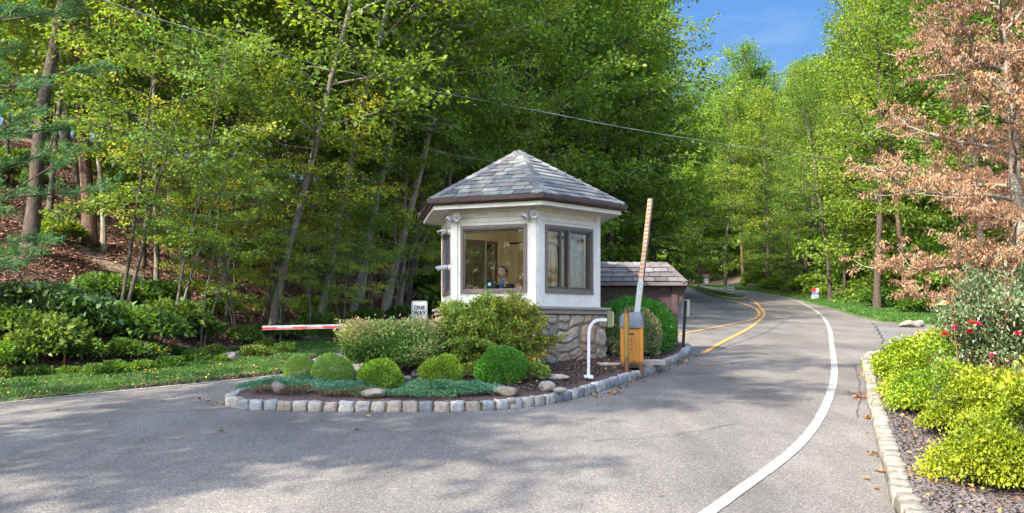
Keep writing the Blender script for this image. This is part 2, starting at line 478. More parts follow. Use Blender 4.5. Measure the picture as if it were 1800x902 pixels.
def glass():
    m, nt, b = mat('window_glass')
    gl = N(nt, 'ShaderNodeBsdfGlossy'); gl.inputs['Roughness'].default_value = .01
    tr = N(nt, 'ShaderNodeBsdfTransparent'); tr.inputs[0].default_value = (.86, .92, .84, 1)
    fr = N(nt, 'ShaderNodeFresnel'); fr.inputs[0].default_value = 1.55
    ms = N(nt, 'ShaderNodeMixShader')
    nt.links.new(fr.outputs[0], ms.inputs[0]); nt.links.new(tr.outputs[0], ms.inputs[1]); nt.links.new(gl.outputs[0], ms.inputs[2])
    nt.links.new(ms.outputs[0], nt.nodes['Material Output'].inputs[0])
    return m
M['glass'] = glass()
def rusty(name, col, sc=5, lo=.1, hi=.45, z0=0, z1=.35):
    m, nt, b = mat(name)
    co = coords(nt, True)
    n = noise(nt, co, sc * 3, 6, .7)
    sp = N(nt, 'ShaderNodeSeparateXYZ'); nt.links.new(co, sp.inputs[0])
    mr = N(nt, 'ShaderNodeMapRange'); mr.inputs[1].default_value = z0; mr.inputs[2].default_value = z1
    mr.inputs[3].default_value = .5; mr.inputs[4].default_value = -.05
    nt.links.new(sp.outputs[2], mr.inputs[0])
    ad = N(nt, 'ShaderNodeMath', operation='ADD'); nt.links.new(n, ad.inputs[0]); nt.links.new(mr.outputs[0], ad.inputs[1])
    f = ramp(nt, ad.outputs[0], [(.58, (0, 0, 0)), (.72, (1, 1, 1))])
    base = ramp(nt, noise(nt, co, sc, 4), [(.3, tuple(x * .85 for x in col)), (.7, tuple(x * 1.1 for x in col))])
    c = mix(nt, f, base, (.12, .045, .018))
    nt.links.new(c, b.inputs['Base Color']); b.inputs['Roughness'].default_value = .6
    bump(nt, b, n, .2, .004)
    return m
M['orange'] = rusty('orange_enamel', (.40, .16, .012), 5, z0=-.02, z1=.16)
M['bollard'] = rusty('rusty_yellow', (.24, .145, .018), z0=-.05, z1=.5)
M['grey_hood'] = simple('grey_plastic', (.10, .12, .135), .55, 0, .25, 8)
M['red'] = simple('red_reflective', (.60, .03, .02), .45, 0, .06, 20)
M['pinkred'] = simple('pale_red_reflective', (.72, .14, .10), .45, 0, .06, 20)
M['alu'] = simple('aluminium', (.52, .53, .54), .4, .5, .08, 8)
M['orange_tape'] = simple('orange_tape', (.60, .21, .02), .5, 0, .2, 20)
M['white_tape'] = simple('white_tape', (.45, .42, .37), .5, 0, .2, 14)
M['rubber'] = simple('dark_rubber', (.06, .055, .06), .8, 0, .2, 12)
M['olive'] = simple('olive_box', (.12, .135, .045), .5, 0, .12, 9)
M['sign_white'] = simple('sign_white', (.36, .37, .35), .5, 0, .15, 15)
M['sign_back'] = simple('sign_back', (.40, .37, .30), .6, .1, .1, 6)
M['black'] = simple('black_paint', (.015, .015, .017), .5, 0, .1, 10)
M['steel_dark'] = simple('channel_steel', (.03, .032, .03), .6, .3, .3, 20)
M['blue'] = simple('blue_print', (.05, .09, .30), .5)
M['navy'] = simple('navy_cloth', (.014, .016, .022), .9, 0, .2, 30)
M['shirt'] = simple('blue_shirt', (.10, .2, .5), .8)
M['skin'] = simple('skin', (.56, .34, .25), .5, 0, .06, 20)
M['hair'] = simple('black_hair', (.012, .010, .009), .5)
M['beige'] = simple('beige_wall', (.46, .38, .26), .8, 0, .1, 3)
M['beige_dark'] = simple('beige_trim', (.28, .22, .14), .7, 0, .1, 3)
M['floor'] = simple('vinyl_floor', (.14, .12, .1), .6)
M['pale_box'] = simple('pale_blue_card', (.45, .58, .62), .7)
M['screen'] = simple('dark_plastic', (.03, .035, .035), .4)
M['crumpled_sheet'] = simple('pale_pink_sheet', (.48, .37, .32), .9, 0, .35, 7)
M['cable'] = simple('cable_grey', (.36, .35, .33), .6)
M['lens'] = simple('lamp_lens', (.30, .28, .24), .2)
M['concrete'] = simple('concrete_pad', (.36, .31, .26), .9, 0, .15, 8, .4)
M['rose_cane'] = bark_mat('rose_cane', (.10, .05, .03), (.22, .13, .07), la=.1)
M['stick'] = simple('orange_rod', (.5, .16, .05), .6)
M['blueish'] = simple('blue_plastic', (.08, .13, .36), .5)

def text_mesh(body, size, name='text', offset=0.0):
    cu = bpy.data.curves.new('txt', 'FONT'); cu.body = body; cu.size = size; cu.align_x = 'CENTER'; cu.align_y = 'CENTER'
    cu.offset = offset; cu.space_line = .95
    o = bpy.data.objects.new('txt', cu); COL.objects.link(o)
    dg = bpy.context.evaluated_depsgraph_get(); dg.update()
    me = bpy.data.meshes.new_from_object(o.evaluated_get(dg)); me.name = name
    bpy.data.objects.remove(o); bpy.data.curves.remove(cu)
    me.materials.clear()
    return me

# ---------------------------------------------------------------- ground and roads
def smooth_line(P, n=6, closed=False):
    P = [Vector((p[0], p[1])) for p in P]; out = []
    m = len(P)
    for i in range(m if closed else m - 1):
        if closed: a, b, c, d = P[i - 1], P[i], P[(i + 1) % m], P[(i + 2) % m]
        else: a, b, c, d = P[max(i - 1, 0)], P[i], P[i + 1], P[min(i + 2, m - 1)]
        for k in range(n):
            t = k / n
            out.append(0.5 * ((2 * b) + (c - a) * t + (2 * a - 5 * b + 4 * c - d) * t * t + (3 * b - a - 3 * c + d) * t ** 3))
    if not closed: out.append(P[-1])
    return out
def resample(P, step, closed=False):
    if closed: P = P + [P[0]]
    L = [0]
    for a, b in zip(P[:-1], P[1:]): L.append(L[-1] + (b - a).length)
    n = max(2, round(L[-1] / step)); out = []; j = 0
    for i in range(n + 1):
        d = L[-1] * i / n
        while j < len(P) - 2 and L[j + 1] < d: j += 1
        t = (d - L[j]) / max(L[j + 1] - L[j], 1e-9)
        out.append(P[j].lerp(P[j + 1], min(t, 1)))
    return out
def sheet(name, outline, h, m, kind='structure'):
    v = [Vector((p[0], p[1], 0)) for p in outline]
    tris = tessellate_polygon([v])
    mb = MB(); mb.v = [(p.x, p.y, GR * p.y + h) for p in v]; mb.r = [.5] * len(v)
    for t in tris:
        a, b, c = (v[i] for i in t)
        t = tuple(t) if (b - a).cross(c - a).z > 0 else tuple(reversed(t))
        mb.f.append(t); mb.m.append(0)
    return tag(mb.build(name, m), kind=kind)
def ribbon(name, P, width, h, m, wfun=None, **k):
    mb = MB(); n = len(P); vs = []
    for i, p in enumerate(P):
        t = (P[min(i + 1, n - 1)] - P[max(i - 1, 0)]).normalized(); s = Vector((-t.y, t.x))
        wd = (wfun(i) if wfun else width) / 2
        for q in (p - s * wd, p + s * wd): vs.append((q.x, q.y, GR * q.y + h))
    mb.add(vs, [(2 * i, 2 * i + 2, 2 * i + 3, 2 * i + 1) for i in range(n - 1)])
    return tag(mb.build(name, m), **k)

def grid_lines(lo, hi, fine_lo, fine_hi, fine, grow=1.18):
    a = list(np.arange(fine_lo, fine_hi + 1e-6, fine)); s = fine
    x = a[-1]
    while x < hi: s = min(s * grow, 9); x += s; a.append(x)
    s = fine; x = a[0]; pre = []
    while x > lo: s = min(s * grow, 9); x -= s; pre.append(x)
    return np.array(pre[::-1] + a)
gx = grid_lines(-170, 170, -15, 24, .33); gy = grid_lines(-90, 330, 4, 42, .33)
GX, GY = np.meshgrid(gx, gy)
gz = terrain(GX, GY)
dl = poly_dist(LA, GX, GY); dr_ = poly_dist(RA, GX, GY)
near = np.clip(np.minimum(np.abs(dl) if False else np.where((dl < .3) & (dr_ < .3), -1, 1), 1), -1, 1)
gz = gz - np.where((dl < .3) & (dr_ < .3), .035, 0)
nx, ny = len(gx), len(gy)
idx = np.arange(nx * ny).reshape(ny, nx)
Q = np.stack([idx[:-1, :-1].ravel(), idx[:-1, 1:].ravel(), idx[1:, 1:].ravel(), idx[1:, :-1].ravel()], 1)
gme = np_mesh('forest_ground', np.stack([GX.ravel(), GY.ravel(), gz.ravel()], 1), Q)
tag(link('forest_ground', gme, M['ground'], smooth=True), kind='structure')

KR = [G(1575, 902), G(1560, 852), G(1547, 800), G(1535, 750), G(1527, 715), G(1522, 685), G(1517, 652), G(1517, 640), G(1524, 631), G(1545, 627.5), G(1580, 627), G(1640, 626), (12, 17.8), (18, 18.1)]
KR = [(1.75, -14), (1.8, 0), (2.05, 3.2), (2.35, 4.7)] + KR
KRs = smooth_line(KR, 5)
road = [Vector(p) for p in LEDGE] + [Vector(p) for p in REDGE] + [Vector((45, 18.3))] + KRs[::-1] + [Vector((1.75, -50))]
sheet('asphalt_road', road, 0.0, M['asphalt'])
side = [G(1533, 567), G(1543, 578), G(1552, 598), G(1553, 612), G(1545, 629), (8.4, 17.5), (12, 17.85), (18, 18.15), (45, 18.4), (45, 23.9), (15.5, 26.1), (14, 26.75), (13.1, 27.6)]
sheet('side_road', [Vector(p) for p in side], .004, M['asphalt_side'])
sheet('asphalt_patch', [Vector(G(*p)) for p in ((1262, 526), (1290, 529), (1316, 528), (1330, 545), (1322, 556), (1290, 556), (1262, 545), (1225, 538), (1222, 530))], .004, M['asphalt_patch'])

wl = [(1205, 930), (1245, 902), (1268, 886), (1290, 870), (1318, 850), (1345, 831), (1370, 812), (1393, 793), (1413, 773), (1430, 752), (1443, 731), (1454, 708), (1462, 685), (1466, 665), (1466.5, 645), (1464, 620),
      (1461, 600), (1460, 586), (1456, 573), (1450, 562), (1441, 552), (1428, 543), (1414, 535), (1402, 529.5), (1385, 524), (1368, 520), (1340, 515.2), (1300, 510.6), (1270, 507)]
WL = smooth_line([G(*p) for p in wl], 4)
WL = resample(WL, .12)
rj = random.Random(2)
ribbon('edge_line', WL, .122, .008, M['line_white'], wfun=lambda i: .112 + rj.gauss(0, .004), kind='structure')
LL = [Vector(p) for p in LEDGE[1:9]]
LLs = smooth_line(LL, 6)
LLs = [p + Vector((.05, -.045)) for p in LLs]
ribbon('edge_line', LLs, .07, .008, M['line_white'], kind='structure')
ya = [(1234.5, 623), (1253, 611.5), (1273, 600), (1291, 591), (1308, 582.5), (1321, 574.5), (1332, 566), (1340, 559), (1343, 553.5), (1341.5, 547), (1335, 538.5), (1330, 533.5), (1324.7, 529.5), (1318.6, 526.8)]
yb = [(1186, 590), (1200, 587.2), (1230, 581), (1261, 575), (1287, 570), (1310, 565.4), (1323, 561.8), (1331, 557.8), (1334.5, 553.4), (1333, 547.6), (1328.5, 543.5), (1322, 540), (1311, 535.8), (1298, 531.7), (1285, 528.6), (1273, 526), (1259, 524)]
ribbon('centre_line', smooth_line([G(*p) for p in ya], 4), .12, .012, M['line_yellow'], kind='structure')
ribbon('centre_line', smooth_line([G(*p) for p in yb], 4), .12, .012, M['line_yellow'], kind='structure')
rng = random.Random(5)
def crack(pts, wd=.022, jag=.025):
    P = resample([Vector(G(*p)) for p in pts], .18)
    P = [p + Vector((rng.gauss(0, jag), rng.gauss(0, jag))) for p in P]
    ribbon('road_crack', P, wd, .006, M['crack'], wfun=lambda i: wd * rng.uniform(.4, 1.4), kind='structure')
crack([(1255, 617), (1290, 605), (1317, 596), (1347, 584), (1371, 570), (1391, 557), (1372, 553), (1345, 540)])
crack([(1242, 530), (1270, 541), (1284, 552)], .03)
crack([(1533, 567), (1543, 578), (1552, 598), (1553, 612), (1545, 629)], .05, .03)
crack([(1506, 735), (1513, 700), (1508, 660), (1500, 640)], .014, .012)
crack([(20, 745), (260, 727), (420, 718)], .012, .02)
crack([(1040, 775), (1180, 768), (1290, 745)], .01, .04)

# ---------------------------------------------------------------- clear sky beyond the far wood
m, nt, b = mat('blue_sky')
em = N(nt, 'ShaderNodeEmission'); tc = coords(nt)
sx = N(nt, 'ShaderNodeSeparateXYZ'); nt.links.new(tc, sx.inputs[0])
mr = N(nt, 'ShaderNodeMapRange'); mr.inputs[1].default_value = 0; mr.inputs[2].default_value = 420; nt.links.new(sx.outputs[2], mr.inputs[0])
c = ramp(nt, mr.outputs[0], [(0, (.085, .13, .18)), (.5, (.030, .075, .165)), (1, (.013, .044, .138))])
wsp = noise(nt, coords(nt, False, (.004, .004, .016)), 1.6, 6, .6)
c = mix(nt, ramp(nt, wsp, [(.54, (0, 0, 0)), (.78, (.3, .3, .3))]), c, (.15, .175, .21))
nt.links.new(c, em.inputs[0]); em.inputs[1].default_value = 1.0
nt.links.new(em.outputs[0], nt.nodes['Material Output'].inputs[0])
mb = MB(); vs = []; na, ne = 40, 12
for j in range(ne + 1):
    el = R(-4 + 44 * j / ne)
    for i in range(na + 1):
        az = R(-75 + 150 * i / na); vs.append((620 * math.sin(az) * math.cos(el), 620 * math.cos(az) * math.cos(el), 620 * math.sin(el)))
mb.add(vs, [(j * (na + 1) + i, (j + 1) * (na + 1) + i, (j + 1) * (na + 1) + i + 1, j * (na + 1) + i + 1) for j in range(ne) for i in range(na)])
tag(mb.build('sky', m, smooth=True), kind='structure')

# ---------------------------------------------------------------- planted island and kerbs
ISL = [G(396, 712), G(420, 719), G(480, 722.3), G(550, 724), G(640, 724.5), G(720, 724.5), G(800, 724), G(860, 722), G(900, 719), G(950, 713), G(1000, 704), G(1050, 690), G(1090, 676),
       G(1130, 663), G(1170, 646), G(1200, 631), G(1212, 620), G(1207, 613)]
ISL += [(3.0, 19.6), (1.6, 19.5), (.2, 19.1), (-1.0, 18.6), (-1.85, 17.6), (-2.0, 16.2), (-2.1, 14.6), (-2.55, 13.3), (-3.2, 12.4), (-3.72, 11.7)]
ISLs = smooth_line(ISL, 6, True)
IC = Vector((-.1, 14.6))
def island_h(x, y):
    return .155
rings = [(1.0, .095), (.93, .122), (.8, .155), (.6, .17), (.3, .17)]
mb = MB(); n = len(ISLs); vs = []; fs = []
for k, (sc_, hh) in enumerate(rings):
    for p in ISLs:
        q = IC + (p - IC) * (sc_ if k else 0.965)
        vs.append((q.x, q.y, GR * q.y + hh + (0.012 * fract_noise(q.x, q.y, 3) if k else 0)))
for k in range(len(rings) - 1):
    for i in range(n): fs.append((k * n + i, k * n + (i + 1) % n, (k + 1) * n + (i + 1) % n, (k + 1) * n + i))
vs.append((IC.x, IC.y, GR * IC.y + .17))
for i in range(n): fs.append(((len(rings) - 1) * n + i, (len(rings) - 1) * n + (i + 1) % n, len(vs) - 1))
mb.add(vs, fs)
tag(mb.build('mulch_bed', M['mulch'], smooth=True), kind='structure')
bed = [p + Vector((.1, 0)) for p in KRs] + [Vector((18, 18)), Vector((40, 17.5)), Vector((40, -14))]
sheet('shrub_bed', bed, .09, M['mulch_grey'])

def rounded_block(mb, o, t, s, L, W, H, z0, rg, r, rough=.006):
    """one hewn kerb block: a box with bellied, uneven faces"""
    nu, nv, nw = 4, 3, 3
    ids = {}; vs = []; fs = []
    def P(i, j, k):
        key = (i, j, k)
        if key in ids: return ids[key]
        u, v, w_ = i / nu * 2 - 1, j / nv * 2 - 1, k / nw * 2 - 1
        e = sum(abs(q) > .99 for q in (u, v, w_))
        sh = {1: 1.0, 2: .955, 3: .90}.get(e, 1)
        uu, vv, ww = u * sh, v * sh, w_ * sh
        p = o + t * (uu * L / 2 + rg.gauss(0, rough)) + s * (vv * W / 2 + rg.gauss(0, rough))
        ids[key] = len(vs)
        vs.append((p.x, p.y, GR * o.y + z0 + (ww + 1) / 2 * H + rg.gauss(0, rough)))
        return ids[key]
    for a, b_, fixed in ((nu, nv, 'w'), (nu, nw, 'v'), (nv, nw, 'u')):
        for side_ in (0, 1):
            for i in range(a):
                for j in range(b_):
                    q = []
                    for (x, y) in ((i, j), (i + 1, j), (i + 1, j + 1), (i, j + 1)):
                        q.append(P(x, y, nw * side_) if fixed == 'w' else P(x, nv * side_, y) if fixed == 'v' else P(nu * side_, x, y))
                    if side_ == (1 if fixed == 'v' else 0): q = q[::-1]
                    fs.append(tuple(q))
    mb.add(vs, fs, r)
def kerb(name, line, L, W, H, m, seed, closed=False, inward=1, gap=.02, rlo=0, rhi=1, kind=None, **k):
    rg = random.Random(seed); mb = MB()
    P = resample(line, L, closed)
    for a, b_ in zip(P[:-1], P[1:]):
        d = b_ - a; ln = d.length; t = d / ln; s = Vector((-t.y, t.x)) * inward
        o = (a + b_) / 2 + s * W / 2
        gg = gap * rg.uniform(.6, 1.6)
        o2 = o + s * rg.gauss(0, .004)
        rounded_block(mb, Vector((o2.x, o2.y, 0)), Vector((t.x, t.y, 0)), Vector((s.x, s.y, 0)), ln - gg, W, H + rg.gauss(0, .005), -.03, rg, rg.uniform(rlo, rhi))
    o = mb.build(name, m, smooth=True)
    tag(o, kind='structure')
    P2 = [p for p in P]
    mj = MB(); nn = len(P2); vv = []; ff = []
    for i, p in enumerate(P2):
        t = (P2[min(i + 1, nn - 1)] - P2[max(i - 1, 0)]).normalized(); s = Vector((-t.y, t.x)) * inward
        for (o_, hh) in ((.02, -.02), (.022, H - .05), (W - .02, H - .05), (W - .02, -.02)):
            q = p + s * o_; vv.append((q.x, q.y, GR * q.y + hh))
    for i in range(nn - 1):
        for j in range(3): ff.append((i * 4 + j, i * 4 + j + 1, i * 4 + 4 + j + 1, i * 4 + 4 + j))
    mj.add(vv, ff); tag(mj.build('kerb_joint_fill', M['rustsoil']), kind='structure')
    return o
kerb('granite_kerb', ISLs, .195, .13, .150, M['granite'], 11, True, 1)
kr2 = resample(KRs[14:], .22)
kerb('granite_kerb_bed', kr2, .225, .14, .165, M['granite_warm'], 12, False, -1)
MED = [G(1312, 527.5), G(1290, 527.5), G(1262, 524), G(1235, 515.5), G(1215, 509.6), G(1198, 506.4), (17.5, 108), (12, 124), (13.5, 125), (21.2, 108), G(1215, 504.6), G(1235, 508), G(1262, 515), G(1290, 521), G(1310, 524.5)]
MEDs = smooth_line(MED, 3, True)
MEDs = resample(MEDs, .9, True)[:-1]
kerb('median_kerb', MEDs, .5, .2, .16, M['granite_warm'], 13, True, -1, gap=.04)
sheet('median_turf', MEDs, .10, M['turf'])
# verge turf and gravel shoulder sheets (on the natural ground)
def strip(name, line, d0, d1, n, h, m, k0=0, step=.5):
    P = resample(line, step); mb = MB(); vs = []; nn = len(P)
    for i, p in enumerate(P):
        t = (P[min(i + 1, nn - 1)] - P[max(i - 1, 0)]).normalized(); s = Vector((-t.y, t.x))
        for j in range(n + 1):
            q = p + s * (d0 + (d1 - d0) * j / n)
            z = tz(q.x, q.y) + h
            if j == 0: z = GR * q.y - .02
            vs.append((q.x, q.y, z))
    mb.add(vs, [(i * (n + 1) + j, (i + 1) * (n + 1) + j, (i + 1) * (n + 1) + j + 1, i * (n + 1) + j + 1) for i in range(nn - 1) for j in range(n)])
    return tag(mb.build(name, m, smooth=True), kind='structure')
strip('verge_turf', [Vector(p) for p in LEDGE[1:9]], 0.0, 2.1, 7, .03, M['turf'])
strip('verge_turf', [Vector(p) for p in REDGE[7:14]], 0.0, 4.5, 7, .05, M['turf'])
strip('verge_turf', [Vector(p) for p in REDGE[2:8]], 0.0, 3, 4, .05, M['turf'], step=2)

# ---------------------------------------------------------------- guard booth
BC = Vector((.12, 16.0)); BA = 11.0
ZL, ZW, ZE, ZA = 2.10, 3.79, 3.95, 5.06      # ledge top, wall top, eave, apex
booth = empty('guard_booth', (BC.x, BC.y, 0), label='white hexagonal guard booth with slate roof on a fieldstone base', cat='guard booth')
def hexp(k, rad):
    a = R(BA + 60 * k); return Vector((rad * math.sin(a), -rad * math.cos(a), 0))
def face_frame(k, rad):
    """x along the face (left to right seen from outside), y outward, z up; origin on the face's middle"""
    a, b = hexp(k, rad), hexp(k + 1, rad)
    x = (b - a).normalized(); z = Vector((0, 0, 1)); y = x.cross(z)
    o = (a + b) / 2
    return Matrix(((x.x, y.x, 0, o.x), (x.y, y.y, 0, o.y), (x.z, y.z, 1, 0), (0, 0, 0, 1))), (b - a).length
# stone base: pillow-shaped fieldstones set in mortar
def split_cells(rg, x0, x1, z0, z1, out):
    w_, h_ = x1 - x0, z1 - z0
    a = w_ * h_
    if (a < .16 and rg.random() < .5) or a < .05 or (w_ < .22 and h_ < .22):
        out.append((x0, x1, z0, z1)); return
    if w_ / h_ > rg.uniform(1.0, 1.9):
        c = x0 + w_ * rg.uniform(.33, .67); split_cells(rg, x0, c, z0, z1, out); split_cells(rg, c, x1, z0, z1, out)
    else:
        c = z0 + h_ * rg.uniform(.33, .67); split_cells(rg, x0, x1, z0, c, out); split_cells(rg, x0, x1, c, z1, out)
RB = 1.66
mbm = MB(); mbs = MB()
base_pts = [hexp(k, RB) for k in range(6)]
mbm.prism([(p.x, p.y) for p in base_pts], .75, ZL - .13)
mbm.build('mortar_core', M['mortar'], booth)
for k in range(6):
    rg = random.Random(40 + k); Mf, W_ = face_frame(k, RB)
    gz0 = GR * (BC.y + Mf.translation.y) + .06
    cells = []
    split_cells(rg, -W_ / 2 - .02, W_ / 2 + .02, gz0, ZL - .125, cells)
    if k == 0:
        cells = [c for c in cells if not (c[0] < -.05 + .62 and c[1] > -.45 and c[2] < gz0 + .02 + .2 and c[3] < gz0 + .55)] if False else cells
    for (x0, x1, z0, z1) in cells:
        g_ = rg.uniform(.004, .010)
        x0 += g_; x1 -= g_; z0 += g_; z1 -= g_
        cx, cz, hx, hz = (x0 + x1) / 2, (z0 + z1) / 2, (x1 - x0) / 2, (z1 - z0) / 2
        dep = rg.uniform(.018, .04); nn = 9; vs = []
        ph = [rg.uniform(0, 6.28) for _ in range(6)]; pw = rg.uniform(9, 18); jit = [rg.uniform(-.14, .10) for _ in range(4)]
        for j in range(nn):
            for i in range(nn):
                u, v = i / (nn - 1) * 2 - 1, j / (nn - 1) * 2 - 1
                # pull the corners in, skew the sides a little
                cr = (abs(u) * abs(v)) ** 3
                uu = u * (1 - .14 * cr) + .05 * math.sin(v * 2.3 + ph[0]) ; vv = v * (1 - .16 * cr) + .05 * math.sin(u * 2.1 + ph[1])
                uu *= 1 + (jit[0] if v > 0 else jit[1]) * abs(v) * .5; vv *= 1 + (jit[2] if u > 0 else jit[3]) * abs(u) * .5
                uu = max(-1.04, min(1.04, uu)); vv = max(-1.04, min(1.04, vv))
                edge = (1 - abs(u) ** pw) * (1 - abs(v) ** pw)
                d = dep * edge + .006 * math.sin(u * 5 + ph[2]) * math.cos(v * 4 + ph[3]) + rg.gauss(0, .0045)
                if abs(u) > .99 or abs(v) > .99: d = -.02
                X_, Z_ = cx + uu * hx, cz + vv * hz
                ed_ = max(0, 1 - (abs(X_) / (W_ / 2)) ** 6)
                X2 = X_ + ed_ * (.045 * math.sin(Z_ * 7.3 + k * 2.1) + .022 * math.sin(Z_ * 17 + X_ * 5)); Z2 = Z_ + .05 * math.sin(X_ * 5.1 + k * 1.7) * max(0, min(1, (ZL - .125 - Z_) * 6)) + .02 * math.sin(X_ * 15 + Z_ * 4) * max(0, min(1, (ZL - .125 - Z_) * 6))
                vs.append(Mf @ Vector((X2, d, Z2)))
        mbs.add(vs, [(j * nn + i, j * nn + i + 1, (j + 1) * nn + i + 1, (j + 1) * nn + i) for j in range(nn - 1) for i in range(nn - 1)], rg.random())
mbs.build('stone_base', M['fieldstone'], booth, smooth=True)
mb = MB()
mb.prism([(p.x, p.y) for p in [hexp(k, 1.77) for k in range(6)]], ZL - .05, ZL, r=.5)
mb.prism([(p.x, p.y) for p in [hexp(k, 1.73) for k in range(6)]], ZL - .125, ZL - .052, r=.5)
mb.build('base_cap', M['cap_stone'], booth, bevel=.008)

RW = 1.55
WZ0, WZ1 = 2.355, 3.49           # window opening
wins = {5: (-.385, .385), 0: (-.37, .375), 4: (-.37, .37), 3: (-.36, .36)}   # face index (corner k to k+1): opening as share of face width
mb = MB()
for k in range(6):
    Mf, W_ = face_frame(k, RW); h = W_ / 2
    T = .09
    def bx(x0, x1, z0, z1, y0=-T, y1=0.0): mb.box(x0, x1, y0, y1, z0, z1, Mf)
    pw_ = .105
    # corner boards
    bx(-h, -h + pw_, ZL, ZW, -.05, .022); bx(h - pw_, h, ZL, ZW, -.05, .022)
    if k in wins:
        a, b = wins[k][0] * W_, wins[k][1] * W_
        bx(-h + pw_, a - .001, ZL, ZW - .2, -T, .002); bx(b + .001, h - pw_, ZL, ZW - .2, -T, .002)
        bx(a, b, ZL, WZ0, -T, .0)
        bx(-h + pw_, h - pw_, WZ1 + .075, WZ1 + .155, -T + .01, .012)
        bx(a - .001, b + .001, WZ1, WZ1 + .072, -T, .004)
        bx(-h + pw_, h - pw_, WZ1 + .159, ZW, -T + .01, .003)
        bx(-h + pw_, a - .012, ZL + .002, WZ1 + .07, -.02, .008); bx(b + .012, h - pw_, ZL + .002, WZ1 + .07, -.02, .008)
    else:
        bx(-h + pw_, h - pw_, ZL, ZW)
        for q in range(7): bx(-h + pw_ + .001, h - pw_ - .001, ZL + .02 + q * .23, ZL + .02 + q * .23 + .222, -.02, .01)
mb.build('wall_boards', M['white'], booth, bevel=.004)
# inside lining, floor, ceiling
mb = MB()
for k in range(6):
    Mf, W_ = face_frame(k, RW - .1); h = W_ / 2
    if k in wins:
        a, b = wins[k][0] * W_ * 1.04, wins[k][1] * W_ * 1.04
        mb.box(-h, a, -.012, 0, 1.57, 3.7, Mf); mb.box(b, h, -.012, 0, 1.57, 3.7, Mf)
        mb.box(a, b, -.012, 0, 1.7, WZ0 - .01, Mf); mb.box(a, b, -.012, 0, WZ1 + .01, 3.7, Mf)
    else: mb.box(-h, h, -.012, 0, 1.57, 3.7, Mf)
mb.build('inner_lining', M['beige'], booth)
mb = MB(); mb.prism([(p.x, p.y) for p in [hexp(k, RW - .13) for k in range(6)]], ZL - .53, ZL - .48); mb.build('floor', M['floor'], booth)
mb = MB(); mb.prism([(p.x, p.y) for p in [hexp(k, RW - .06) for k in range(6)]], 3.69, 3.72); mb.build('ceiling', M['beige'], booth)
# windows
def window(k, kind):
    Mf, W_ = face_frame(k, RW); a, b = wins[k][0] * W_, wins[k][1] * W_
    fw = .036; mb = MB()
    for (x0, x1, z0, z1) in ((a - fw * .4, a + fw, WZ0 - .02, WZ1 + .02), (b - fw, b + fw * .4, WZ0 - .02, WZ1 + .02), (a + fw, b - fw, WZ0 - .02, WZ0 + fw), (a + fw, b - fw, WZ1 - fw, WZ1 + .02)):
        mb.box(x0, x1, -.06, .028, z0, z1, Mf)
    for (x0, x1, z0, z1) in ((a + fw, a + fw + .022, WZ0 + fw, WZ1 - fw), (b - fw - .022, b - fw, WZ0 + fw, WZ1 - fw), (a + fw, b - fw, WZ0 + fw, WZ0 + fw + .022), (a + fw, b - fw, WZ1 - fw - .022, WZ1 - fw)):
        mb.box(x0, x1, -.055, .008, z0, z1, Mf)
    f = mb.build('window', M['frame_brown'], booth, bevel=.003)
    xi0, xi1, zi0, zi1 = a + fw, b - fw, WZ0 + fw, WZ1 - fw
    if kind in ('slider',):
        mx = (a + b) / 2 - .01
        s = MB(); s.box(mx - .022, mx + .022, -.05, .02, zi0, zi1, Mf); s.build('mullion', M['frame_brown'], f)
        s = MB()
        for (c0, c1, off) in ((xi0 + .022, mx - .022, -.02), (mx + .022, xi1 - .022, -.035)):
            t = .03 if off > -.03 else .045
            s.box(c0, c0 + t * (.4 if off > -.03 else .3), off - .02, off + .01, zi0 + .022, zi1 - .022, Mf); s.box(c1 - t, c1, off - .02, off + .01, zi0 + .022, zi1 - .022, Mf)
            s.box(c0 + t, c1 - t, off - .02, off + .01, zi0 + .022, zi0 + .06, Mf); s.box(c0 + t, c1 - t, off - .02, off + .01, zi1 - .05, zi1 - .022, Mf)
        s.box(mx - .21, mx - .16, -.04, -.012, zi0 + .06, zi1 - .05, Mf)
        s.build('sash', M['screen'], f)
    if kind == 'screen':
        s = MB(); s.box(xi0, xi1, -.03, -.02, zi0, zi1, Mf); s.build('insect_screen', M['dark_screen'], f)
    else:
        s = MB(); s.add([Mf @ Vector(p) for p in ((xi0, -.045, zi0), (xi1, -.045, zi0), (xi1, -.045, zi1), (xi0, -.045, zi1))], [(0, 1, 2, 3)])
        s.build('pane', M['glass'], f)
    return f
window(5, 'fixed'); window(0, 'slider'); window(4, 'screen'); window(3, 'fixed')
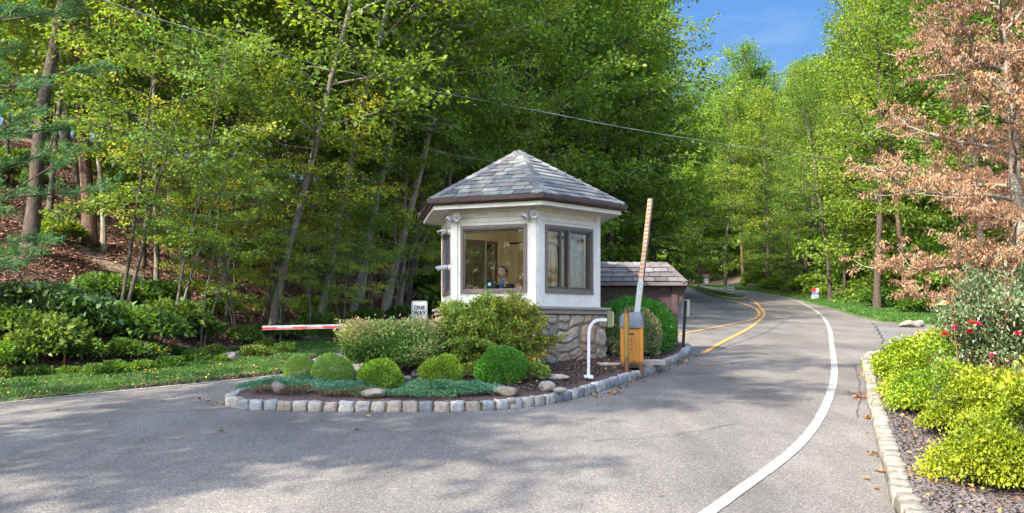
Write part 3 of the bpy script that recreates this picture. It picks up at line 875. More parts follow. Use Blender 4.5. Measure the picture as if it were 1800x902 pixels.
# roof
def roof_face(mb, BL, BR, TR, TL, rows, sw, rg, th=.014, lift=.012):
    n = (BR - BL).cross(TL - BL).normalized()
    xd = (BR - BL).normalized()
    for i in range(rows):
        t0, t1 = i / rows, (i + 1.25) / rows
        t1 = min(t1, 1)
        l0, r0 = BL.lerp(TL, t0), BR.lerp(TR, t0); l1, r1 = BL.lerp(TL, t1), BR.lerp(TR, t1)
        o = l0; W0 = (r0 - l0).length
        a1 = (l1 - o).dot(xd); b1 = (r1 - o).dot(xd)
        up = (l1 - o) - xd * a1
        x = -sw * rg.uniform(.1, .9)
        while x < W0:
            w_ = sw * rg.uniform(.75, 1.25); g_ = .0065
            c0, c1 = max(x + g_, 0), min(x + w_ - g_, W0)
            d0, d1 = max(x + g_, a1), min(x + w_ - g_, b1)
            x += w_
            if c1 - c0 < .015: continue
            if d1 < d0: d0 = d1 = max(min((c0 + c1) / 2, b1), a1)
            j = rg.uniform(-.006, .006); lf = lift + rg.uniform(0, .008)
            p = [o + xd * c0 + up.normalized() * j, o + xd * c1 + up.normalized() * (j + rg.uniform(-.003, .003)), o + xd * d1 + up, o + xd * d0 + up]
            q = [p[0] + n * (lf + th), p[1] + n * (lf + th), p[2] + n * (.002), p[3] + n * (.002)]
            e = [p[0] + n * .002, p[1] + n * .002]
            mb.add(q + e, [(0, 1, 2, 3), (4, 5, 1, 0), (4, 0, 3), (5, 2, 1)], rg.random())
def hip(mb, B, T, nl, nr, rows, wd, rg):
    """cap slates along a hip from B up to T; nl / nr are directions down each side"""
    for i in range(rows):
        t0, t1 = i / rows, min((i + 1.15) / rows, 1)
        p, q = B.lerp(T, t0), B.lerp(T, t1)
        up = Vector((0, 0, 1)) * .028
        for d in (nl, nr):
            j = rg.uniform(.9, 1.1)
            a = [p + up + Vector((0, 0, .008)), p + d * wd * j + up * 1.05, q + d * wd * .9 + up * .6, q + up * .7]
            e = [v - Vector((0, 0, .016)) for v in a[:2]]
            fs = [(0, 1, 2, 3), (4, 5, 1, 0), (1, 5, 2)]
            mb.add(a + e, fs, rg.random())
            
rg = random.Random(3)
RE = 2.02
apex = Vector((0, 0, ZA))
mb = MB()
for k in range(6):
    a, b = hexp(k, RE), hexp(k + 1, RE); a.z = b.z = ZE
    roof_face(mb, a, b, apex, apex, 12, .26, rg, .009, .008)
for k in range(6):
    a = hexp(k, RE + .01); a.z = ZE
    l, r_ = hexp(k - 1, RE), hexp(k + 1, RE); l.z = r_.z = ZE
    ax = (apex - a).normalized()
    dl_ = (l - a); dl_ = (dl_ - ax * dl_.dot(ax)).normalized(); dr2 = (r_ - a); dr2 = (dr2 - ax * dr2.dot(ax)).normalized()
    hip(mb, a, apex, dl_, dr2, 13, .12, rg)
roof = mb.build('roof', M['slate'], booth)
mb = MB()
vs = [hexp(k, RE - .02) + Vector((0, 0, ZE - .012)) for k in range(6)] + [apex - Vector((0, 0, .02))]
mb.add(vs, [(k, (k + 1) % 6, 6) for k in range(6)]); mb.build('roof_deck', M['wood_brown'], roof)
def hexring(mb, r0, r1, z0, z1):
    for k in range(6):
        a0, a1, b0, b1 = hexp(k, r0), hexp(k, r1), hexp(k + 1, r0), hexp(k + 1, r1)
        mb.add([(p.x, p.y, z) for z in (z0, z1) for p in (a0, a1, b1, b0)], [(0, 3, 2, 1), (4, 5, 6, 7), (0, 4, 7, 3), (1, 2, 6, 5)])
mb = MB(); hexring(mb, 1.42, 1.93, ZW - .004, ZW + .022); hexring(mb, 1.93, 1.955, ZW - .02, ZE - .03)
mb.build('soffit', M['white'], roof)
mb = MB(); hexring(mb, 1.57, 1.60, ZW - .055, ZW - .006); mb.build('frieze_trim', M['white'], booth)
mb = MB()
prof = [(1.965, ZE - .01), (1.97, ZE - .075), (1.99, ZE - .1), (2.03, ZE - .105), (2.065, ZE - .075), (2.075, ZE - .02), (2.06, ZE - .008), (2.058, ZE - .02), (2.04, ZE - .07), (1.99, ZE - .08), (1.975, ZE - .01)]
for k in range(6):
    vs = []
    for (rr, z) in prof:
        for kk in (k, k + 1): p = hexp(kk, rr); vs.append((p.x, p.y, z))
    mb.add(vs, [(2 * i, 2 * i + 2, 2 * i + 3, 2 * i + 1) for i in range(len(prof) - 1)])
    for q in range(6):
        t = (q + .5) / 6; p0, p1 = hexp(k, 2.083), hexp(k + 1, 2.083); p = p0.lerp(p1, t); xd = (p1 - p0).normalized() * .012
        o0, o1 = hexp(k, 2.0), hexp(k + 1, 2.0); o = o0.lerp(o1, t)
        mb.add([(p - xd) + Vector((0, 0, ZE - .005)), (p + xd) + Vector((0, 0, ZE - .005)), (p + xd) + Vector((0, 0, ZE - .075)), (p - xd) + Vector((0, 0, ZE - .075)), (o + xd) + Vector((0, 0, ZE - .112)), (o - xd) + Vector((0, 0, ZE - .112))], [(0, 3, 2, 1), (3, 5, 4, 2)])
mb.build('gutter', M['gutter'], roof, smooth=False)
mb = MB(); hexring(mb, 1.956, 1.972, ZE - .11, ZE - .012); mb.build('gutter_board', M['wood_brown'], roof)

# inside: door panel and trim, conduit, counter
Mf, W_ = face_frame(2, RW - .115)
mb = MB(); mb.box(-.30, .42, -.03, 0, 1.75, 3.3, Mf); dr = mb.build('door', M['beige_dark'], booth)
mb = MB()
for s_ in (-.37, .42): mb.box(s_, s_ + .07, -.045, 0, 1.75, 3.37, Mf)
mb.box(-.30, .42, -.045, 0, 3.30, 3.37, Mf); mb.box(-.15, .3, -.036, -.03, 2.5, 3.15, Mf); mb.build('door_trim', M['beige'], dr)
mb = MB()
mb.tube([Mf @ Vector(p) for p in ((-.44, -.03, 2.4), (-.44, -.03, 3.2), (-.42, -.03, 3.34), (-.36, -.03, 3.42), (-.2, -.03, 3.45), (.6, -.03, 3.46))], .018, 8)
mb.build('conduit', M['black'], booth)
mb = MB(); mb.box(-.72, -.42, -.10, -.02, 3.52, 3.57, Mf); mb.box(-.76, -.70, -.12, -.02, 3.44, 3.56, Mf); mb.build('wall_bracket', M['black'], booth)
mb = MB()
for k in (5, 4, 0):
    Mf, W_ = face_frame(k, RW - .13); h = W_ / 2
    mb.prism([(-h, 0), (h, 0), (h - .24, -.42), (-h + .24, -.42)][::-1], 2.30, 2.335, Mf)
mb.build('counter', M['beige_dark'], booth)
Mf5, W5 = face_frame(5, RW - .12)
mb = MB(); mb.box(-.56, .56, -.05, -.01, 3.40, 3.50, Mf5); mb.build('pale_head_box', M['sign_white'], booth)  # pale box across the top of the front window
Mf0, W0_ = face_frame(0, RW - .12)
mb = MB()
vs = []; nu_, nv_ = 24, 30; rgc = random.Random(6)
for j in range(nv_ + 1):
    for i in range(nu_ + 1):
        x0 = .03 + .52 * i / nu_; z0 = 2.38 + 1.06 * j / nv_
        y0 = -.06 + .012 * math.sin(x0 * 34 + 2 * math.sin(z0 * 5)) + .010 * math.sin(z0 * 21 + 3 * math.sin(x0 * 9)) + rgc.gauss(0, .003)
        vs.append(Mf0 @ Vector((x0, y0, z0)))
mb.add(vs, [(j * (nu_ + 1) + i, (j + 1) * (nu_ + 1) + i, (j + 1) * (nu_ + 1) + i + 1, j * (nu_ + 1) + i + 1) for j in range(nv_) for i in range(nu_)])
mb.build('crumpled_sheet', M['crumpled_sheet'], booth)  # crumpled pinkish sheet behind the right half of the window
Mf3, W3 = face_frame(3, RW - .06)
mb = MB(); mb.box(-.28, -.25, -.01, .02, WZ0, WZ1, Mf3); mb.build('reflection_bar', M['sign_white'], booth)  # pale bar modelled in place of a tube light's reflection in the glass

for i_, (x_, y_) in enumerate(((-.35, .1), (.35, -.1))):
    t = empty('ceiling_lamp', (BC.x + x_, BC.y + y_, 3.66), label=('left', 'right')[i_] + ' one of two small round lamps lit on the booth ceiling', cat='ceiling lamp', group='lamps on the booth ceiling')
    mb = MB(); mb.lathe([(.075, .03), (.08, .01), (.075, 0)], 20); mb.build('lamp_ring', M['white_metal'], t)
    ml, nl_, bl_ = mat('lamp_glow'); bl_.inputs['Emission Color'].default_value = (1, .86, .62, 1); bl_.inputs['Emission Strength'].default_value = 4
    mb = MB(); mb.lathe([(.06, -.002), (.055, -.006)], 20); mb.build('lamp_lens', ml, t)
    pl_ = bpy.data.lights.new('ceiling_lamp_light', 'POINT'); pl_.energy = 1.5; pl_.color = (1, .87, .66); pl_.shadow_soft_size = .06
    lo = bpy.data.objects.new('ceiling_lamp_light', pl_); COL.objects.link(lo); lo.parent = t; lo.location = (0, 0, -.08)

# ---- things on the counter
def at_face(k, rad, x, y, z):
    Mf, _ = face_frame(k, rad); p = Mf @ Vector((x, y, z)); return Vector((p.x + BC.x, p.y + BC.y, p.z)), math.atan2(Mf[1][0], Mf[0][0])
p, rz = at_face(5, RW - .13, .26, -.12, 2.335)
t = empty('card_box', p, rz, label='pale blue flat box on the booth counter in front of the person', cat='box')
MB().box(-.1, .1, -.06, .06, 0, .075).build('box_body', M['pale_box'], t, bevel=.004)
mb = MB(); mb.box(-.104, .104, -.064, .064, .076, .088)
mb.build('box_lid', M['pale_box'], t, bevel=.003)
p, rz = at_face(5, RW - .13, .02, -.1, 2.335)
t = empty('paper_stack', p, rz + .15, label='small pale stack of papers on the counter left of the flat box', cat='papers')
mb = MB()
for i in range(6): mb.box(-.055 + .003 * (i % 3), .055 + .003 * (i % 2), -.04, .04, i * .008, i * .008 + .0065)
mb.build('sheets', M['pale_box'], t)
p, rz = at_face(5, RW - .13, -.2, -.16, 2.335)
t = empty('desk_phone', p, rz + .3, label='grey desk phone with its handset on the counter at the left', cat='phone')
mb = MB(); mb.add([(-.09, -.09, 0), (.09, -.09, 0), (.09, .09, 0), (-.09, .09, 0), (-.09, -.09, .02), (.09, -.09, .02), (.09, .09, .1), (-.09, .09, .1)], [(0, 3, 2, 1), (4, 5, 6, 7), (0, 1, 5, 4), (1, 2, 6, 5), (2, 3, 7, 6), (3, 0, 4, 7)])
mb.build('phone_body', M['rubber'], t, bevel=.006)
mb = MB(); mb.tube([(-.06, -.08, .06), (-.06, -.06, .085), (-.06, .06, .135), (-.06, .08, .13)], [.022, .013, .013, .022], 8); mb.build('handset', M['alu'], t)
mb = MB()
for i in range(3):
    for j in range(4): mb.box(0 + i * .025, .018 + i * .025, -.06 + j * .03, -.042 + j * .03, .035 + j * .013, .045 + j * .013)
mb.build('keypad', M['sign_white'], t)
p, rz = at_face(5, RW - .13, .12, -.52, 2.335)
t = empty('monitor', p + Vector((-.36, .02, 0)), rz - .15, label='small dark monitor with a lit blue patch beside the seated person', cat='monitor')
MB().box(-.05, .05, -.05, .05, 0, .015).build('stand', M['black'], t)
MB().box(-.012, .012, -.008, .012, .015, .1).build('neck', M['black'], t)
MB().box(-.09, .09, -.012, .016, .10, .25).build('screen', M['screen'], t, bevel=.004)
m_, nt_, b_ = mat('screen_glow'); b_.inputs['Base Color'].default_value = (.05, .2, .6, 1); b_.inputs['Emission Color'].default_value = (.08, .25, .8, 1); b_.inputs['Emission Strength'].default_value = .6
MB().box(-.075, -.02, -.0145, -.0125, .16, .21).build('lit_patch', m_, t)
# notice stuck to the pane
Mf5o, _ = face_frame(5, RW - .05)
t = empty('window_sticker', BC.to_3d() + Mf5o @ Vector((.44, -.012, 2.44)), math.atan2(Mf5o[1][0], Mf5o[0][0]), label='red and white sticker in the lower right corner of the front window', cat='sticker')
MB().box(-.045, .045, -.003, 0, -.055, .055).build('label_sheet', M['white_metal'], t)
MB().box(-.043, .043, -.0055, -.0033, .008, .053).build('red_band', M['pinkred'], t)
MB().box(-.03, .01, -.0055, -.0033, -.035, -.012).build('printed_mark', M['black'], t)

# ---------------------------------------------------------------- the person in the booth
def skin_mesh(name, joints, edges, root=0, levels=2):
    me = bpy.data.meshes.new(name); me.from_pydata([j[0] for j in joints], edges, [])
    o = bpy.data.objects.new(name, me); COL.objects.link(o)
    md = o.modifiers.new('skin', 'SKIN'); md.use_smooth_shade = True
    for i, j in enumerate(joints):
        sv = me.skin_vertices[0].data[i]; r_ = j[1]; sv.radius = r_ if isinstance(r_, tuple) else (r_, r_); sv.use_root = (i == root)
    ms = o.modifiers.new('sub', 'SUBSURF'); ms.levels = levels; ms.render_levels = levels
    dg = bpy.context.evaluated_depsgraph_get(); dg.update()
    out = bpy.data.meshes.new_from_object(o.evaluated_get(dg)); out.name = name
    bpy.data.objects.remove(o); bpy.data.meshes.remove(me); out.materials.clear()
    return out
def build_person():
    J = [((0, 0, 0), (.14, .11)), ((0, .015, .18), (.125, .095)), ((0, .0, .36), (.14, .10)), ((0, -.005, .47), (.07, .065)), ((0, -.02, .54), (.048, .048)), ((0, -.035, .58), (.05, .055))]
    E = [(0, 1), (1, 2), (2, 3), (3, 4), (4, 5)]
    for s_ in (-1, 1):
        b = len(J)
        J += [((s_ * .16, .0, .43), (.058, .058)), ((s_ * .215, -.07, .21), (.042, .042)), ((s_ * .13, -.27, .20), (.028, .028)), ((s_ * .115, -.34, .195), (.03, .016))]
        E += [(2, b), (b, b + 1), (b + 1, b + 2), (b + 2, b + 3)]
        for k, (dx, ln) in enumerate(((-.028, .06), (-.010, .075), (.009, .07), (.026, .055))):
            c = len(J); x0 = s_ * .115 + dx
            J += [((x0, -.385, .195), (.0095, .0095)), ((x0 + dx * .2, -.385 - ln * .5, .19), (.0085, .0085)), ((x0 + dx * .25, -.385 - ln, .172), (.0075, .0075))]
            E += [(b + 3, c), (c, c + 1), (c + 1, c + 2)]
        c = len(J); J += [((s_ * .075, -.345, .19), (.010, .010)), ((s_ * .06, -.375, .183), (.0085, .0085))]
        E += [(b + 3, c), (c, c + 1)]
        c = len(J)
        J += [((s_ * .09, -.06, -.02), (.085, .085)), ((s_ * .10, -.42, .0), (.06, .06)), ((s_ * .10, -.43, -.36), (.04, .04)), ((s_ * .10, -.46, -.40), (.04, .035)), ((s_ * .11, -.58, -.41), (.04, .025))]
        E += [(0, c), (c, c + 1), (c + 1, c + 2), (c + 2, c + 3), (c + 3, c + 4)]
    body = skin_mesh('body', J, E)
    # head: shaped sphere with brow, nose, lips, chin and ears
    bm = bmesh.new(); bm.from_mesh(body)
    hb = bmesh.new(); bmesh.ops.create_uvsphere(hb, u_segments=48, v_segments=36, radius=1)
    hc = Vector((0, -.05, .672))
    for v in hb.verts:
        x, y, z = v.co
        wx = .074 * (1 - .30 * max(0, -z) ** 1.4); wy = .094 * (1 - .12 * max(0, -z)); X, Y, Z = x * wx, y * wy, z * .118
        if y < 0:
            Y -= .020 * math.exp(-((x / .16) ** 2) - ((z + .12) / .20) ** 2)      # nose
            Y -= .006 * math.exp(-((x / .09) ** 2) - ((z - .15) / .25) ** 2)
            Y += .009 * (math.exp(-(((x - .40) / .17) ** 2) - ((z - .06) / .11) ** 2) + math.exp(-(((x + .40) / .17) ** 2) - ((z - .06) / .11) ** 2))
            Y -= .006 * math.exp(-((x / .30) ** 2) - ((z + .46) / .06) ** 2) + .005 * math.exp(-((x / .28) ** 2) - ((z + .58) / .06) ** 2)
            Y -= .010 * math.exp(-((x / .25) ** 2) - ((z + .85) / .16) ** 2)      # chin
        v.co = Vector((X, Y, Z)) + hc
    for s_ in (-1, 1):
        g = bmesh.ops.create_uvsphere(hb, u_segments=14, v_segments=10, radius=1)['verts']
        for v in g: v.co = Vector((v.co.x * .010, v.co.y * .017, v.co.z * .030)) + hc + Vector((s_ * .073, .012, -.005))
    tmp = bpy.data.meshes.new('t'); hb.to_mesh(tmp); hb.free(); bm.from_mesh(tmp); bpy.data.meshes.remove(tmp)
    me = bpy.data.meshes.new('person'); bm.to_mesh(me); bm.free()
    o = bpy.data.objects.new('person', me); COL.objects.link(o)
    rm = o.modifiers.new('r', 'REMESH'); rm.mode = 'VOXEL'; rm.voxel_size = .005; rm.use_smooth_shade = True
    dg = bpy.context.evaluated_depsgraph_get(); dg.update(); m2 = bpy.data.meshes.new_from_object(o.evaluated_get(dg)); m2.name = 'person'
    bpy.data.objects.remove(o); bpy.data.meshes.remove(me); m2.materials.clear()
    p = link('person', m2, M['skin'], smooth=True)
    tag(p, 'person in a dark jacket and blue collar seated at the booth window, looking left', 'person')
    for s_ in (-1, 1):
        mb = MB(); A = Matrix.Translation(hc + Vector((s_ * .029, -.079, .008)))
        mb.lathe([(.001, -.009), (.009, -.005), (.0125, 0), (.009, .005), (.001, .009)], 12, A @ Matrix.Scale(.8, 4, Vector((0, 1, 0)))); e = mb.build('eye', M['white_metal'], p, smooth=True)
        mb = MB(); mb.lathe([(.0068, 0), (.0068, .003)], 10, A @ Matrix.Translation((-.002, -.0095, 0)) @ Matrix.Rotation(R(90), 4, 'X')); mb.build('iris', M['hair'], e)
        mb = MB(); mb.tube([hc + Vector((s_ * q[0], q[1], q[2])) for q in ((.014, -.0925, .030), (.029, -.0915, .036), (.045, -.082, .031))], [.003, .0045, .0025], 6); mb.build('eyebrow', M['hair'], p)
    mb = MB(); mb.tube([hc + Vector(q) for q in ((-.020, -.090, -.062), (0, -.0975, -.060), (.020, -.090, -.062))], [.003, .006, .003], 8); mb.build('lips', simple('lip', (.32, .11, .09), .5), p, smooth=True)
    # hair: a cap drawn back into a knot
    bm = bmesh.new(); bmesh.ops.create_uvsphere(bm, u_segments=32, v_segments=24, radius=1)
    dele = [v for v in bm.verts if (v.co.y < -.25 and v.co.z < .42 - .3 * (v.co.y + .25)) or v.co.z < -.55 or (v.co.y < .0 and v.co.z < .0)]
    bmesh.ops.delete(bm, geom=dele, context='VERTS')
    for v in bm.verts:
        q = 1 + .012 * math.sin(v.co.x * 30)
        v.co = Vector((v.co.x * .086 * q, v.co.y * .108 * q + .006, v.co.z * .134 + .004)) + hc
    k = bmesh.ops.create_uvsphere(bm, u_segments=16, v_segments=12, radius=.036)['verts']
    for v in k: v.co += hc + Vector((0, .11, .02))
    me = bpy.data.meshes.new('hair'); bm.to_mesh(me); bm.free(); link('hair', me, M['hair'], p, smooth=True)
    # jacket, shirt, trousers
    J = [((0, 0, -.04), (.165, .13)), ((0, .015, .16), (.15, .115)), ((0, .0, .34), (.165, .12)), ((0, .0, .435), (.13, .095)), ((0, -.005, .50), (.068, .064))]; E = [(0, 1), (1, 2), (2, 3), (3, 4)]
    for s_ in (-1, 1):
        b = len(J); J += [((s_ * .17, .0, .42), (.074, .074)), ((s_ * .225, -.07, .20), (.058, .058)), ((s_ * .14, -.25, .20), (.042, .042)), ((s_ * .132, -.275, .199), (.042, .042))]; E += [(2, b), (b, b + 1), (b + 1, b + 2), (b + 2, b + 3)]
    link('jacket', skin_mesh('jacket', J, E), M['navy'], p, smooth=True)
    mb = MB()
    for s_ in (-1, 1):
        mb.add([(s_ * .004, -.112, .455), (s_ * .040, -.085, .50), (s_ * .060, -.045, .545), (s_ * .030, -.078, .55), (s_ * .008, -.098, .50)], [(0, 1, 2, 3, 4) if s_ > 0 else (4, 3, 2, 1, 0)])
    mb.tube([(0, -.105, .36), (0, -.095, .44), (0, -.055, .51)], [.018, .03, .044], 10)
    mb.build('shirt_collar', M['shirt'], p, smooth=True)
    J = [((0, 0, -.03), (.15, .125))]; E = []
    for s_ in (-1, 1):
        b = len(J); J += [((s_ * .095, -.07, -.02), (.095, .095)), ((s_ * .10, -.42, .0), (.072, .072)), ((s_ * .10, -.43, -.36), (.058, .058))]; E += [(0, b), (b, b + 1), (b + 1, b + 2)]
    link('trousers', skin_mesh('trousers', J, E), M['black'], p, smooth=True)
    p.location = (-.14, 15.50, 2.065); p.rotation_euler = (0, 0, R(-42)); p.scale = (1.0, 1.0, 1.0)
    t = empty('office_chair', (-.14, 15.52, 1.62), R(-42), label='black office chair under the seated person', cat='chair')
    mb = MB(); mb.box(-.22, .22, -.22, .2, .27, .335); mb.build('seat', M['black'], t, bevel=.02)
    mb = MB(); mb.box(-.2, .2, .2, .25, .42, .80); mb.build('backrest', M['black'], t, bevel=.02)
    mb = MB(); mb.box(-.03, .03, .2, .235, .29, .44); mb.build('back_support', M['black'], t)
    mb = MB(); mb.tube([(0, 0, .06), (0, 0, .275)], .025, 12); mb.build('gas_lift', M['alu'], t)
    for k in range(5):
        a = k * 2 * PI / 5; mb = MB(); mb.tube([(0, 0, .08), (.22 * math.cos(a), .22 * math.sin(a), .05)], [.022, .014], 8); lg = mb.build('leg', M['black'], t)
        mb = MB(); mb.tube([(.22 * math.cos(a) - .012, .22 * math.sin(a), .026), (.22 * math.cos(a) + .012, .22 * math.sin(a), .026)], .024, 12); mb.build('castor', M['black'], lg)
build_person()

# ---------------------------------------------------------------- flood lights and cameras on the booth
def flood(k, x, label, yaws):
    p, rz = at_face(k, RW + .02, x, .015, 3.69)
    t = empty('flood_light', p, rz + PI, label=label, cat='flood light', group='twin flood lights under the booth eaves')
    mb = MB(); mb.box(-.06, .06, -.015, .02, .0, .07); mb.build('mount_plate', M['white_metal'], t, bevel=.008)
    for sx, yw, pt in yaws:
        Mr = Matrix.Translation((sx * .055, .06, -.02)) @ Matrix.Rotation(yw, 4, 'Z') @ Matrix.Rotation(R(pt), 4, 'X')
        # head axis along +y (outwards)
        A = Mr @ Matrix.Rotation(R(-90), 4, 'X')
        mb = MB(); mb.lathe([(.018, -.06), (.028, -.05), (.032, -.02), (.034, .0), (.058, .06), (.068, .085), (.068, .105), (.06, .106), (.055, .095)], 20, A)
        h = mb.build('lamp_head', M['white_metal'], t, smooth=True)
        mb = MB(); mb.lathe([(.054, .093), (.035, .101), (.012, .104)], 20, A); mb.build('lens', M['lens'], h)
        mb = MB(); mb.tube([(sx * .03, .0, .015), (sx * .045, .03, -.0), (sx * .055, .05, -.03)], .011, 8); mb.build('swivel_arm', M['white_metal'], t)
flood(5, -.68, 'white twin flood light at the left end of the front window header', [(1, R(-50), -38), (-1, R(8), -12)])
flood(5, .70, 'white twin flood light over the near corner of the booth', [(1, R(-38), -50), (-1, R(22), -15)])
def camera_unit(z, label, yaw, pitch, L=.15):
    p, rz = at_face(4, RW + .022, .655, .0, z)
    t = empty('security_camera', p, rz + PI, label=label, cat='security camera', group='white security cameras on the left booth corner')
    mb = MB(); mb.lathe([(.05, 0), (.052, .02), (.048, .045), (.03, .05)], 20, Matrix.Rotation(R(-90), 4, 'X')); mb.build('mount', M['white_metal'], t, smooth=False)
    mb = MB(); mb.tube([(0, .045, 0), (-.01, .08, .0), (-.02, .10, .0)], .014, 10); mb.build('arm', M['white_metal'], t, smooth=True)
    Mr = Matrix.Translation((-.02, .11, 0)) @ Matrix.Rotation(yaw, 4, 'Z') @ Matrix.Rotation(pitch, 4, 'X')
    mb = MB(); mb.lathe([(.025, -.04), (.034, -.03), (.036, .0), (.036, L - .03), (.033, L - .02)], 18, Mr @ Matrix.Rotation(R(-90), 4, 'X')); h = mb.build('camera_body', M['white_metal'], t, smooth=True)
    mb = MB(); mb.box(-.042, .042, -.05, L + .01, .033, .04, Mr); mb.box(-.042, -.037, -.05, L + .0, .0, .034, Mr); mb.box(.037, .042, -.05, L + .0, .0, .034, Mr); mb.build('sun_hood', M['white_metal'], h, bevel=.002)
    mb = MB(); mb.lathe([(.026, L - .021), (.024, L - .012), (.01, L - .01)], 16, Mr @ Matrix.Rotation(R(-90), 4, 'X')); mb.build('lens', M['black'], h)
camera_unit(3.43, 'upper white security camera, aimed at the viewer, on the left booth corner', R(50), R(-14))
camera_unit(2.80, 'lower white security camera, aimed away to the left, on the left booth corner', R(5), R(-10))

# ---------------------------------------------------------------- notice kiosk
kx0, kx1, kyf, kyb = 1.50, 3.66, 17.80, 18.60
KZE, KZR, KZG = 2.70, 3.12, GR * 18 + .155
t = empty('notice_kiosk', ((kx0 + kx1) / 2, 18.2, KZG), label='low brown wooden notice kiosk with hipped slate roof behind the booth', cat='kiosk')
kM = Matrix.Translation((-(kx0 + kx1) / 2, -18.2, -KZG))
rg = random.Random(8)
A_, B_, C_, D_ = Vector((kx0, kyf, KZE)), Vector((kx1, kyf, KZE)), Vector((kx1, kyb, KZE)), Vector((kx0, kyb, KZE))
RL, RR_ = Vector((kx0 + .36, 18.2, KZR)), Vector((kx1 - .36, 18.2, KZR))
pts = [kM @ p for p in (A_, B_, C_, D_, RL, RR_)]
mb = MB(); A_, B_, C_, D_, RL, RR_ = pts
roof_face(mb, A_, B_, RR_, RL, 4, .26, rg); roof_face(mb, B_, C_, RR_, RR_, 4, .26, rg); roof_face(mb, C_, D_, RL, RR_, 4, .26, rg); roof_face(mb, D_, A_, RL, RL, 4, .26, rg)
def hipline(mb, B, T, o1, o2, rows, wd):
    ax = (T - B).normalized()
    d = []
    for o in (o1, o2):
        v = o - B; d.append((v - ax * v.dot(ax)).normalized())
    hip(mb, B, T, d[0], d[1], rows, wd, rg)
hipline(mb, A_, RL, B_, D_, 4, .11); hipline(mb, B_, RR_, A_, C_, 4, .11); hipline(mb, RL, RR_, A_, D_, 8, .09)
kr = mb.build('roof', M['slate_brown'], t)
mb = MB(); mb.add([p - Vector((0, 0, .012)) for p in pts], [(0, 1, 5, 4), (1, 2, 5), (2, 3, 4, 5), (3, 0, 4), (0, 3, 2, 1)]); mb.build('roof_deck', M['wood_brown'], kr)
mb = MB()
for a, b in ((A_, B_), (C_, D_)):
    y = a.y; mb.box(min(a.x, b.x), max(a.x, b.x), y - .012, y + .012, A_.z - .075, A_.z - .004)
for x in (A_.x, B_.x): mb.box(x - .012, x + .012, A_.y + .013, C_.y - .013, A_.z - .075, A_.z - .004)
mb.build('fascia', M['wood_grey'], kr, bevel=.003)
gk = -.1
for x in (1.72, 3.42):
    X = x - (kx0 + kx1) / 2
    mb = MB(); mb.box(X - .07, X + .07, -.25, -.11, gk, A_.z - .02 ); mb.build('post', M['wood_brown'], t, bevel=.006)
    s_ = 1 if x > 2.5 else -1
    prof_ = [(0, 0), (.20, 0), (.20, -.05), (.15, -.10), (.145, -.16), (.16, -.2), (.10, -.27), (.07, -.30), (.07, -.36), (0, -.4)]
    mb = MB(); Mx = Matrix(((s_, 0, 0, X + s_ * .071), (0, 0, 1, -.21), (0, 1, 0, A_.z - .076), (0, 0, 0, 1)))
    mb.prism([(q[0], q[1]) for q in prof_], 0, .06, Mx); mb.build('bracket', M['wood_brown'], t)
mb = MB()
bz = A_.z - .09
X0, X1 = 1.79 - (kx0 + kx1) / 2, 3.35 - (kx0 + kx1) / 2
mb.box(X0, X1, -.24, -.12, bz - .05, bz)
for q in range(5): mb.box(X0, X1, -.205, -.165, bz - .055 - (q + 1) * .185, bz - .06 - q * .185)
mb.build('board_panel', M['wood_brown'], t, bevel=.004)
mb = MB(); mb.box(X0, X1, -.23, -.13, .09, .17); mb.build('lower_rail', M['wood_brown'], t, bevel=.004)
mb = MB(); mb.box(X1 - .08, X1 - .02, -.24, -.18, gk, .09); mb.build('rail_leg', M['wood_brown'], t)
mb = MB(); mb.box(X0, X1, .1, .2, gk, bz, ); 

# ---------------------------------------------------------------- gates, posts, signs
def gz(X, Y, h=.155): return GR * Y + h
# right-hand gate: orange cabinet with raised arm
cx, cyy = 1.97, 14.0
g0 = gz(cx, cyy)
t = empty('barrier_gate', (cx, cyy, g0), R(-9), label='orange barrier cabinet with grey hood and raised orange-striped arm', cat='barrier gate')
mb = MB(); mb.box(-.165, .165, -.165, .165, .04, .64); body = mb.build('cabinet', M['orange'], t, bevel=.008)
mb = MB(); mb.box(-.185, -.12, -.185, -.12, -.06, .645); mb.box(.12, .185, -.185, -.12, -.06, .645); mb.box(-.185, -.12, .12, .185, -.06, .645); mb.box(.12, .185, .12, .185, -.06, .645); mb.build('corner_rail', M['orange'], body, bevel=.006)
mb = MB(); mb.box(-.10, .115, -.176, -.166, .08, .61); mb.build('access_door', M['orange'], body, bevel=.003)
mb = MB(); mb.box(-.15, .15, -.15, .15, .0, .04); mb.build('cabinet_foot', M['wood_brown'], body)
mb = MB()
H = [(.20, .645), (.20, .68), (.19, .78), (.172, .85), (.15, .885), (.10, .90)]
vs = []
for (hw, z) in H:
    c = .03
    vs += [(-hw + c, -hw, z), (hw - c, -hw, z), (hw, -hw + c, z), (hw, hw - c, z), (hw - c, hw, z), (-hw + c, hw, z), (-hw, hw - c, z), (-hw, -hw + c, z)]
fs = [(i * 8 + j, i * 8 + (j + 1) % 8, (i + 1) * 8 + (j + 1) % 8, (i + 1) * 8 + j) for i in range(len(H) - 1) for j in range(8)]
fs += [tuple(range(7, -1, -1)), tuple(range((len(H) - 1) * 8, len(H) * 8))]
mb.add(vs, fs); mb.build('hood', M['grey_hood'], t)
lb = MB(); lb.box(-.055, .045, -.1775, -.1765, .265, .575); lab = lb.build('warning_label', simple('label_orange', (.52, .19, .02), .5), body)
lb = MB()
lb.box(-.045, .035, -.181, -.178, .525, .562)
